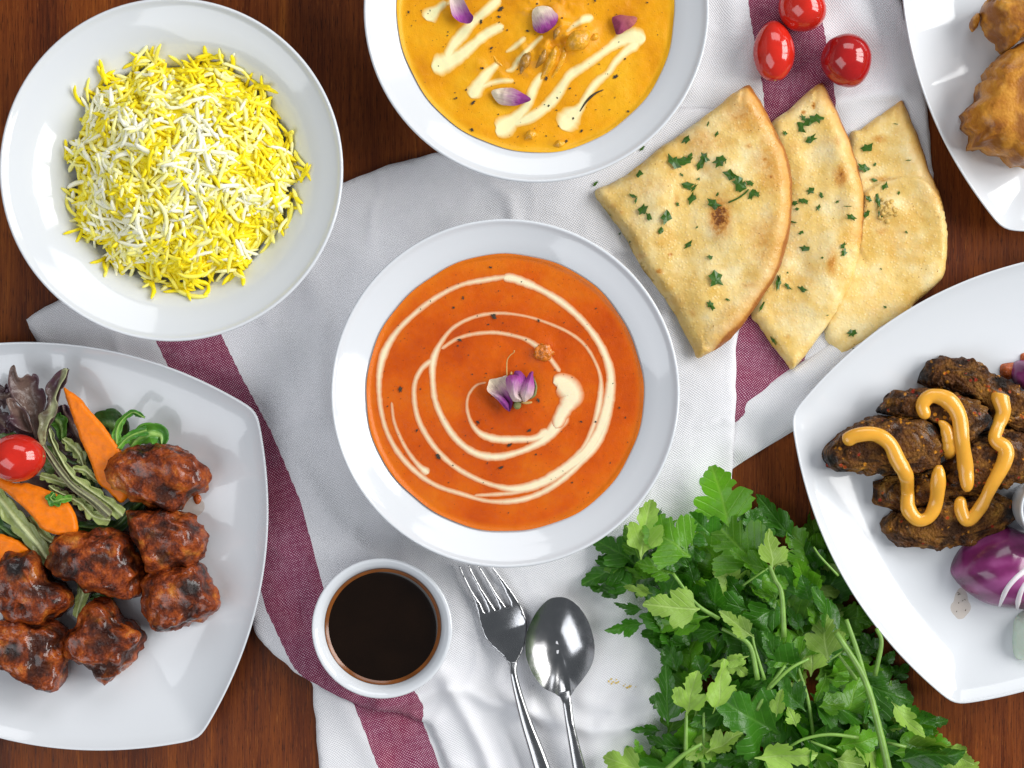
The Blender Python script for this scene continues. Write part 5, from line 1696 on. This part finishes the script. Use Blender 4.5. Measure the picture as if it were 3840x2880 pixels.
for bi, t, lst in herbs:
    for x, y, s, asp in lst:
        p, nn = hit(bv_n[bi], *C3(x, y))
        v, f = fleck(p.x, p.y, p.z + 0.0002, s * .7866 * S * 1.08, rh.uniform(-1.2, 1.2) + (0.6 if asp < .35 else 0), asp, nn, 0.22, rh)
        part("chopped_parsley", v, f, MAT['herb'], t, smooth_=False)
p = [hit(bv_n[0], *C3(x, y))[0] + Vector((0, 0, .0006)) for x, y in catmull([(802, 712), (850, 690), (880, 668), (898, 650)], 12)]
v, f = tube(p, 0.00045, 6)
part("parsley_stalk", v, f, MAT['herb'], n1)
# garlic lump on the right piece
gl = []
for i in range(26):
    a, r = rh.uniform(0, 6.28), 46 * math.sqrt(rh.random())
    q, _n = hit(bv_n[2], *C3(1562 + r * math.cos(a), 745 + 1.25 * r * math.sin(a)))
    u2, f2 = ico(2)
    gl.append((u2 * np.array([rh.uniform(.0008, .0018), rh.uniform(.0008, .0016), .0008]) + np.array(q), f2))
v, f = join(gl)
tag(part("minced_garlic", v, f, MAT['garlic'], n3), kind="stuff")

# loose flecks and crumbs on the towel
bv_c = bvh_of(upper, bmain)
for (c, x, y, s, asp, lb) in ((C3, 390, 456, 44, .35, "green herb fleck on the towel right of the yellow curry bowl"), (C3, 170, 622, 44, .4, "green herb fleck on the towel at the left corner of the naan"), (C3, 285, 860, 18, .5, "tiny dark herb fleck on the towel left of the naan")):
    p, nn = hit(bv_c, *c(x, y))
    v, f = fleck(0, 0, 0, s * .7866 * S, 0.7, asp, nn, 0.25, rh)
    tag(link("herb_fleck", mesh_data("herb_fleck", v, f, MAT['herb'], smooth_=False), None, (p.x, p.y, p.z + .0003)), lb, "herb")
cr = []
for (x0, y0) in ((2045, 978), (2140, 1010)):
    for _ in range(10):
        q, _n = hit(bv_c, *C6(x0 + rh.gauss(0, 16), y0 + rh.gauss(0, 10)))
        cr.append(fleck(q.x, q.y, q.z + .0002, rh.uniform(.0006, .0016), rh.uniform(0, 3), .7, rnd=rh))
v, f = join(cr)
tag(obj("bread_crumbs", v, f, MAT['crumb'], smooth_=False), "yellow crumbs on the towel right of the spoon", "crumbs", kind="stuff")

# ------------------------------------------------------------------ fork and spoon
def handle_loft(c, path, widths, thick, z_path, K=9):
    n = 50
    A = catmull(np.array(path, float), n)
    s = np.linspace(0, 1, n)
    zc = np.interp(s, np.linspace(0, 1, len(z_path)), z_path)
    hw = np.interp(s, np.linspace(0, 1, len(widths)), widths) * .5 * .5877 * S
    th = np.interp(s, np.linspace(0, 1, len(thick)), thick)
    L = np.array([W(*c(x, y), z)[:2] for (x, y), z in zip(A, zc)])
    T = np.gradient(L, axis=0)
    T /= np.hypot(T[:, 0], T[:, 1])[:, None]
    N = np.column_stack([-T[:, 1], T[:, 0]])
    V, Fc = [], []
    M = 2 * K
    for i in range(n):
        for k in range(M):
            a = 2 * math.pi * k / M
            u, w = math.cos(a), math.sin(a)
            u2 = math.copysign(abs(u) ** .8, u)
            q = L[i] + N[i] * u2 * hw[i]
            V.append((q[0], q[1], zc[i] + th[i] * .5 * math.copysign(abs(w) ** .7, w)))
    for i in range(n - 1):
        for k in range(M):
            q = (k + 1) % M
            Fc.append((i * M + k, (i + 1) * M + k, (i + 1) * M + q, i * M + q))
    Fc.append(tuple(range(M)))
    Fc.append(tuple(reversed([(n - 1) * M + k for k in range(M)])))
    return V, Fc


fork = thing("dinner_fork", "stainless steel dinner fork lying left of the spoon on the towel", "fork", W(*C6(1330, 620), .006))
# head with four tines; z follows the curve of the fork
tine_in = [[(1232, 543), (1180, 430), (1115, 243)], [(1300, 527), (1250, 400), (1178, 236)], [(1372, 507), (1330, 400), (1258, 236)]]
f_axis = np.array(WP(C6, [(1150, 230), (1400, 840)], .01))
fd = (f_axis[1] - f_axis[0]) / np.linalg.norm(f_axis[1] - f_axis[0])
f_len = np.linalg.norm(f_axis[1] - f_axis[0])
f_z = lambda u: np.interp(u, [-.1, 0, .25, .5, .72, .86, 1.0, 1.15], [.0142, .0128, .0100, .0086, .0092, .0120, .0150, .0160])
head_out = [(1057, 243), (1066, 240), (1090, 300), (1140, 400), (1200, 490), (1218, 538), (1230, 545), (1241, 536), (1236, 515), (1190, 420), (1150, 330), (1114, 240), (1122, 228), (1150, 290), (1210, 400), (1270, 490), (1290, 525), (1303, 528), (1313, 518), (1300, 480), (1260, 400), (1215, 310), (1172, 232), (1183, 230), (1220, 290), (1280, 390), (1340, 480), (1360, 508), (1374, 511), (1385, 500), (1378, 470), (1335, 380), (1290, 300), (1250, 236), (1266, 236), (1310, 290), (1370, 370), (1420, 440), (1460, 510), (1490, 590), (1490, 660), (1475, 740), (1450, 800), (1430, 840), (1424, 880), (1385, 890), (1370, 850), (1330, 805), (1270, 755), (1220, 700), (1190, 620), (1165, 520), (1135, 430), (1100, 350), (1072, 285)]
O = np.array(WP(C6, head_out, .010))
V2, Fc, bnd = region(O, 0.00075)
u = ((V2 - f_axis[0]) @ fd) / f_len
w = (V2 - f_axis[0]) @ np.array([-fd[1], fd[0]])
d = seg_dist(V2, O, True)
zt_ = f_z(u) - 0.0004 * np.clip(1 - d / 0.0008, 0, 1) ** 2 + 8.0 * w ** 2 * smooth(0.35, 0.7, u) * 1.2
fw = -0.0014
n = len(V2)
E = {(a, b) for f in Fc for a, b in zip(f, f[1:] + f[:1])}
faces = list(Fc) + [(b, a, a + n, b + n) for a, b in E if (b, a) not in E] + [tuple(i + n for i in reversed(f)) for f in Fc]
VV = np.vstack([np.column_stack([V2, zt_]), np.column_stack([V2, zt_ + fw])])
# split the tines off as parts of their own
cut = 0.50
mid = [np.array(WP(C6, [p], .01)[0]) for p in ((1150, 400), (1210, 390), (1275, 375), (1340, 360))]
wn = [float((m_ - f_axis[0]) @ np.array([-fd[1], fd[0]])) for m_ in mid]
cls = []
for f in faces:
    uu = np.mean([u[i % n] for i in f])
    ww = np.mean([w[i % n] for i in f])
    cls.append(4 if uu > 0.445 else int(np.argmin([abs(ww - q) for q in wn])))


def sub_mesh(k):
    fs = [f for f, q in zip(faces, cls) if q == k]
    ids = sorted({i for f in fs for i in f})
    mp = {i: j for j, i in enumerate(ids)}
    return VV[ids], [tuple(mp[i] for i in f) for f in fs]


for k in range(4):
    v, f = sub_mesh(k)
    part("tine", v, f, MAT['metal'], fork)
v, f = sub_mesh(4)
part("fork_head", v, f, MAT['metal'], fork)
v, f = handle_loft(C6, [(1404, 850), (1405, 930), (1440, 1080), (1490, 1250), (1560, 1450), (1640, 1700)], [50, 44, 56, 74, 96, 112], [.0026, .0042, .0044, .0042, .0038], [.0150, .0168, .0160, .0145, .0130, .0125])
part("fork_handle", v, f, MAT['metal'], fork)

spoon = thing("soup_spoon", "stainless steel spoon lying bowl upward between the fork and the parsley", "spoon", W(*C6(1700, 740), .004))
sp_out = [(1690, 440), (1750, 450), (1820, 500), (1880, 590), (1915, 700), (1922, 790), (1900, 880), (1850, 960), (1800, 1020), (1775, 1060), (1740, 1085), (1700, 1075), (1660, 1050), (1600, 1020), (1540, 950), (1500, 870), (1480, 790), (1485, 680), (1520, 590), (1570, 510), (1630, 455)]
O = catmull(np.array(WP(C6, sp_out, .014)), 120, closed=True)
sv, sf = ring_dome(O, lambda f: .0150 - 0.0085 * (1 - f ** 2.2), 30, W(*C6(1700, 760), .010)[:2])
n = len(sv)
bot = sv.copy()
bot[:, 2] -= 0.0012
E = {(a, b) for f in sf for a, b in zip(f, f[1:] + f[:1])}
faces = list(sf) + [(b, a, a + n, b + n) for a, b in E if (b, a) not in E] + [tuple(i + n for i in reversed(f)) for f in sf]
part("spoon_bowl", np.vstack([sv, bot]), faces, MAT['metal'], spoon)
v, f = handle_loft(C6, [(1725, 1045), (1745, 1110), (1765, 1250), (1795, 1400), (1830, 1560), (1860, 1700)], [78, 58, 56, 70, 88, 100], [.0014, .0030, .0042, .0040, .0036], [.0138, .0160, .0165, .0150, .0130, .0120])
part("spoon_handle", v, f, MAT['metal'], spoon)

# ------------------------------------------------------------------ parsley
pars = thing("parsley_bunch", "fresh bunch of flat green parsley beside the kebab plate", "parsley", W(*C7(950, 1100), 0))
half = [(0.0, 0.015), (0.08, 0.035), (0.15, 0.10), (0.17, 0.20), (0.22, 0.30), (0.27, 0.35), (0.30, 0.345), (0.34, 0.405), (0.39, 0.405), (0.42, 0.385), (0.46, 0.42), (0.51, 0.40), (0.53, 0.36), (0.57, 0.36), (0.59, 0.30), (0.57, 0.22), (0.545, 0.16), (0.60, 0.19), (0.65, 0.235), (0.70, 0.225), (0.73, 0.20), (0.78, 0.225), (0.83, 0.20), (0.85, 0.15), (0.90, 0.145), (0.935, 0.105), (0.945, 0.07), (0.98, 0.05), (1.0, 0.0)]


def leaf_template(seed):
    r = random.Random(seed)
    ws = r.uniform(0.7, 1.25)
    sk = r.uniform(-0.12, 0.12)
    up_ = [(x + r.gauss(0, .012), y * ws * r.uniform(.9, 1.1)) for x, y in half]
    dn = [(x + r.gauss(0, .012), -y * ws * r.uniform(.9, 1.1)) for x, y in half[:-1]]
    O = np.array(up_ + dn[::-1])
    O[:, 1] += sk * O[:, 0] ** 2
    O = catmull(O, 96, closed=True)
    B = O
    step = 0.085
    g = np.array([(x, y) for x in np.arange(0, 1, step) for y in np.arange(-.6, .6, step)]) + RNG.uniform(-.02, .02, (12 * len(np.arange(-.6, .6, step)), 2))[:len(np.arange(0, 1, step)) * len(np.arange(-.6, .6, step))]
    g = g[inside(g, B)]
    g = g[seg_dist(g, B, True) > 0.03]
    # the midrib as points so that it can crease
    g = np.vstack([g, [(x, sk * x * x) for x in np.arange(.08, .97, .09)]])
    nb = len(B)
    v, e, f, *_ = geometry.delaunay_2d_cdt([Vector(p) for p in np.vstack([B, g])], [(i, (i + 1) % nb) for i in range(nb)], [list(range(nb))], 1, 1e-7)
    V = np.array([tuple(p) for p in v])
    y = V[:, 1] - sk * V[:, 0] ** 2
    fold, bend, wave, roll = r.uniform(.05, .6), r.uniform(-.55, .35), r.uniform(.02, .07), r.uniform(-.5, .5)
    z = fold * np.abs(y) * 0.9 + bend * (V[:, 0] - .15) ** 2 + wave * np.sin(9 * V[:, 0] + 7 * y + seed) + roll * y * V[:, 0] + 0.05 * fbm(xyz(V), 5, 2, seed)
    z = z - 0.9 * np.clip(np.abs(y) - .28, 0, 1) ** 2 * r.uniform(-1, 2.2)
    return np.column_stack([V, z]), [tuple(q) for q in f], np.column_stack([V[:, 0], y])


temps = [leaf_template(100 + i) for i in range(22)]
pm = {'d': MAT['parsley_d'], 'm': MAT['parsley_m'], 'p': MAT['parsley_p']}
lm = {(i, k): mesh_data("leaf", temps[i][0], temps[i][1], pm[k], uv=temps[i][2]) for i in range(len(temps)) for k in pm}
rp = random.Random(51)


plate_edge = np.array([W(*F(*q), .0)[:2] for q in [(1712, 896), (1735, 1020), (1780, 1170), (1840, 1290), (1900, 1390), (1960, 1460), (2040, 1515), (2300, 1515), (2300, 700)]])


def put_leaf(bx, by, tx, ty, z, kind, tilt=0.0, roll=0.0, wsc=1.0, pitch=0.0):
    ends = np.array([W(*C7(bx, by), 0)[:2], W(*C7(tx, ty), 0)[:2], W(*C7(.5 * bx + .5 * tx, .5 * by + .5 * ty), 0)[:2]])
    near = np.where(inside(ends, plate_edge), 0, seg_dist(ends, plate_edge, True)).min()
    if near < 0.016:
        z, pitch, roll = 0.003 + 0.35 * near, 0.0, roll * .5
    b, t = Vector(W(*C7(bx, by), z)), Vector(W(*C7(tx, ty), z))
    L = (t - b).length
    a = math.atan2(t.y - b.y, t.x - b.x)
    M = Matrix.Translation(b - pars.location) @ Matrix.Rotation(a, 4, 'Z') @ Matrix.Rotation(-pitch, 4, 'Y') @ Matrix.Rotation(roll, 4, 'X') @ Matrix.Diagonal((L / max(.5, math.cos(pitch)), L * wsc, L * .8, 1))
    o = link("leaf", lm[(rp.randrange(len(temps)), kind)], pars)
    o.matrix_local = M
    return o


lead = [(770, 370, 690, 50, 'm', 1.05), (715, 430, 560, 310, 'd', 1.0), (330, 525, 370, 225, 'p', .6), (325, 520, 262, 350, 'm', .8), (300, 545, 105, 400, 'd', 1.0), (575, 510, 350, 335, 'm', .9), (565, 555, 395, 455, 'd', .7),
        (905, 550, 690, 345, 'm', .95), (975, 575, 965, 370, 'p', 1.05), (1085, 420, 892, 214, 'd', .6), (1170, 465, 1185, 268, 'm', .55), (880, 380, 870, 270, 'd', .8), (1360, 675, 1090, 555, 'p', .5), (1285, 575, 1225, 435, 'm', .6),
        (950, 585, 755, 488, 'm', .5), (510, 595, 305, 535, 'm', .7), (300, 670, 125, 580, 'd', .9), (250, 690, 70, 655, 'd', .3), (390, 690, 248, 655, 'p', .35), (625, 765, 368, 740, 'p', .75), (350, 828, 146, 870, 'd', .5),
        (345, 770, 200, 735, 'd', .6), (665, 800, 370, 860, 'm', .6), (865, 770, 625, 685, 'd', .6), (885, 905, 715, 765, 'p', .6), (735, 880, 540, 840, 'd', .9), (1165, 730, 1110, 600, 'd', .9), (1285, 845, 1265, 660, 'p', .8),
        (1250, 1020, 1235, 780, 'p', .85), (1085, 1045, 985, 885, 'm', 1.0), (1200, 845, 1150, 755, 'm', .8), (555, 1290, 600, 1060, 'p', .6), (690, 1280, 760, 1010, 'p', .6), (465, 1340, 450, 1050, 'd', .45), (510, 1070, 465, 920, 'd', .7),
        (945, 1115, 870, 1300, 'd', .95), (995, 1295, 1010, 1155, 'p', .65), (1095, 1340, 1060, 1250, 'p', 1.0), (1240, 1080, 1200, 1235, 'm', .6), (1370, 1110, 1668, 1215, 'd', .65), (1260, 1110, 1360, 1130, 'm', .9), (1205, 1245, 1345, 1225, 'm', .7),
        (1530, 1400, 1785, 1310, 'd', .7), (1560, 1470, 1858, 1455, 'm', .65), (1800, 1450, 1965, 1540, 'p', .8), (1290, 1440, 1508, 1400, 'm', .8), (890, 1490, 1200, 1480, 'p', .65), (655, 1475, 830, 1370, 'p', .75), (545, 1490, 738, 1330, 'm', .8),
        (545, 1450, 355, 1430, 'd', .85), (435, 1360, 282, 1355, 'd', .45), (345, 1560, 146, 1500, 'p', .7), (330, 1480, 308, 1400, 'm', .5), (910, 1510, 700, 1500, 'd', .7), (440, 1230, 372, 1205, 'd', .9), (1335, 775, 1462, 850, 'm', .7),
        (1570, 1110, 1645, 1030, 'd', .9), (860, 995, 680, 1035, 'p', .5), (600, 640, 555, 530, 'd', .7), (650, 530, 580, 470, 'd', .8), (1000, 705, 890, 680, 'm', .7), (655, 1120, 590, 1000, 'd', .8), (1490, 985, 1410, 880, 'd', .8),
        (1280, 1500, 1440, 1544, 'p', .8), (760, 1000, 860, 1100, 'p', .6), (1130, 880, 1050, 740, 'd', .6), (820, 700, 760, 600, 'd', .8), (1480, 1110, 1560, 960, 'd', .7), (1430, 1290, 1560, 1270, 'd', .7), (1200, 660, 1180, 560, 'm', .7)]
for i, (bx, by, tx, ty, kd, ws) in enumerate(lead):
    z = 0.020 + (0.012 if kd == 'p' else 0.005 if kd == 'm' else 0.0) + rp.uniform(-.002, .003)
    edge_ = min(bx, tx) < 320 or ty < 330 or tx > 1600
    if edge_:
        z -= 0.008
    put_leaf(bx, by, tx, ty, z, kd, roll=rp.gauss(0, .28), wsc=ws * 1.25, pitch=rp.gauss(0, .15))
hull = np.array([(130, 560), (340, 330), (560, 400), (640, 470), (880, 320), (1060, 330), (1180, 430), (1330, 640), (1440, 830), (1620, 1060), (1640, 1180), (1760, 1300), (1850, 1450), (1900, 1600), (260, 1600), (420, 1440), (430, 1180), (480, 1010), (520, 900), (350, 860), (200, 800), (200, 650)], float)
cand = []
while len(cand) < 185:
    x, y = rp.uniform(100, 1900), rp.uniform(280, 1600)
    if inside([(x, y)], hull)[0]:
        cand.append((x, y))
for i, (x, y) in enumerate(cand):
    dd = seg_dist([(x, y)], hull, True)[0]
    core = np.array((1000, 1250))
    a = math.atan2(y - core[1], x - core[0]) + rp.gauss(0, .8)
    L = rp.uniform(200, 330)
    z = 0.004 + min(dd / 400, 1) * 0.010 + rp.uniform(0, .008)
    kd = rp.choices('dmp', (52, 36, 12))[0]
    put_leaf(x - .5 * L * math.cos(a), y - .5 * L * math.sin(a), x + .5 * L * math.cos(a), y + .5 * L * math.sin(a), z, kd, roll=rp.gauss(0, .45), wsc=rp.uniform(.65, 1.1), pitch=rp.gauss(0, .3))
stems = [([(962, 548), (990, 620), (1022, 690), (1035, 900)], 26, .032), ([(490, 590), (600, 735), (715, 812)], 20, .030), ([(730, 860), (800, 895), (870, 950), (905, 1110)], 24, .031), ([(880, 890), (888, 950), (938, 1110)], 18, .029), ([(1290, 880), (1430, 1110), (1505, 1370), (1552, 1580)], 36, .036), ([(1340, 815), (1390, 960), (1432, 1110)], 26, .034),
         ([(1488, 860), (1512, 930), (1480, 1090)], 24, .026), ([(1155, 1008), (1060, 1060), (960, 1155)], 18, .034), ([(870, 1255), (780, 1375)], 36, .022), ([(555, 1270), (552, 1460)], 20, .030), ([(630, 1425), (540, 1480), (450, 1560)], 24, .030), ([(1060, 1440), (1140, 1400), (1260, 1380), (1400, 1395)], 18, .032), ([(1160, 1412), (1290, 1462)], 16, .030), ([(1040, 1040), (960, 1150), (900, 1260)], 20, .026),
         ([(1540, 1420), (1630, 1440)], 18, .030), ([(640, 1190), (640, 1430)], 16, .025), ([(1180, 460), (1215, 510), (1300, 600)], 12, .018), ([(1300, 985), (1390, 1110)], 18, .028), ([(1000, 1020), (940, 1110), (880, 1220), (760, 1420)], 22, .020), ([(1100, 1040), (1150, 1200), (1180, 1400)], 18, .020), ([(960, 560), (900, 600), (830, 650)], 12, .022), ([(1250, 1020), (1340, 960)], 10, .033), ([(620, 1200), (600, 1330), (640, 1544)], 16, .018)]
for pts, wd, z in stems:
    P = catmull(np.array(pts, float), 16)
    n_ = len(P)
    v, f = tube([W(*C7(x, y), z + .002 * math.sin(3 * i / n_)) for i, (x, y) in enumerate(P)], wd * .5 * .764 * S * np.interp(np.linspace(0, 1, n_), [0, 1], [.75, 1.05]), 7)
    part("stem", v, f, MAT['stem'], pars)
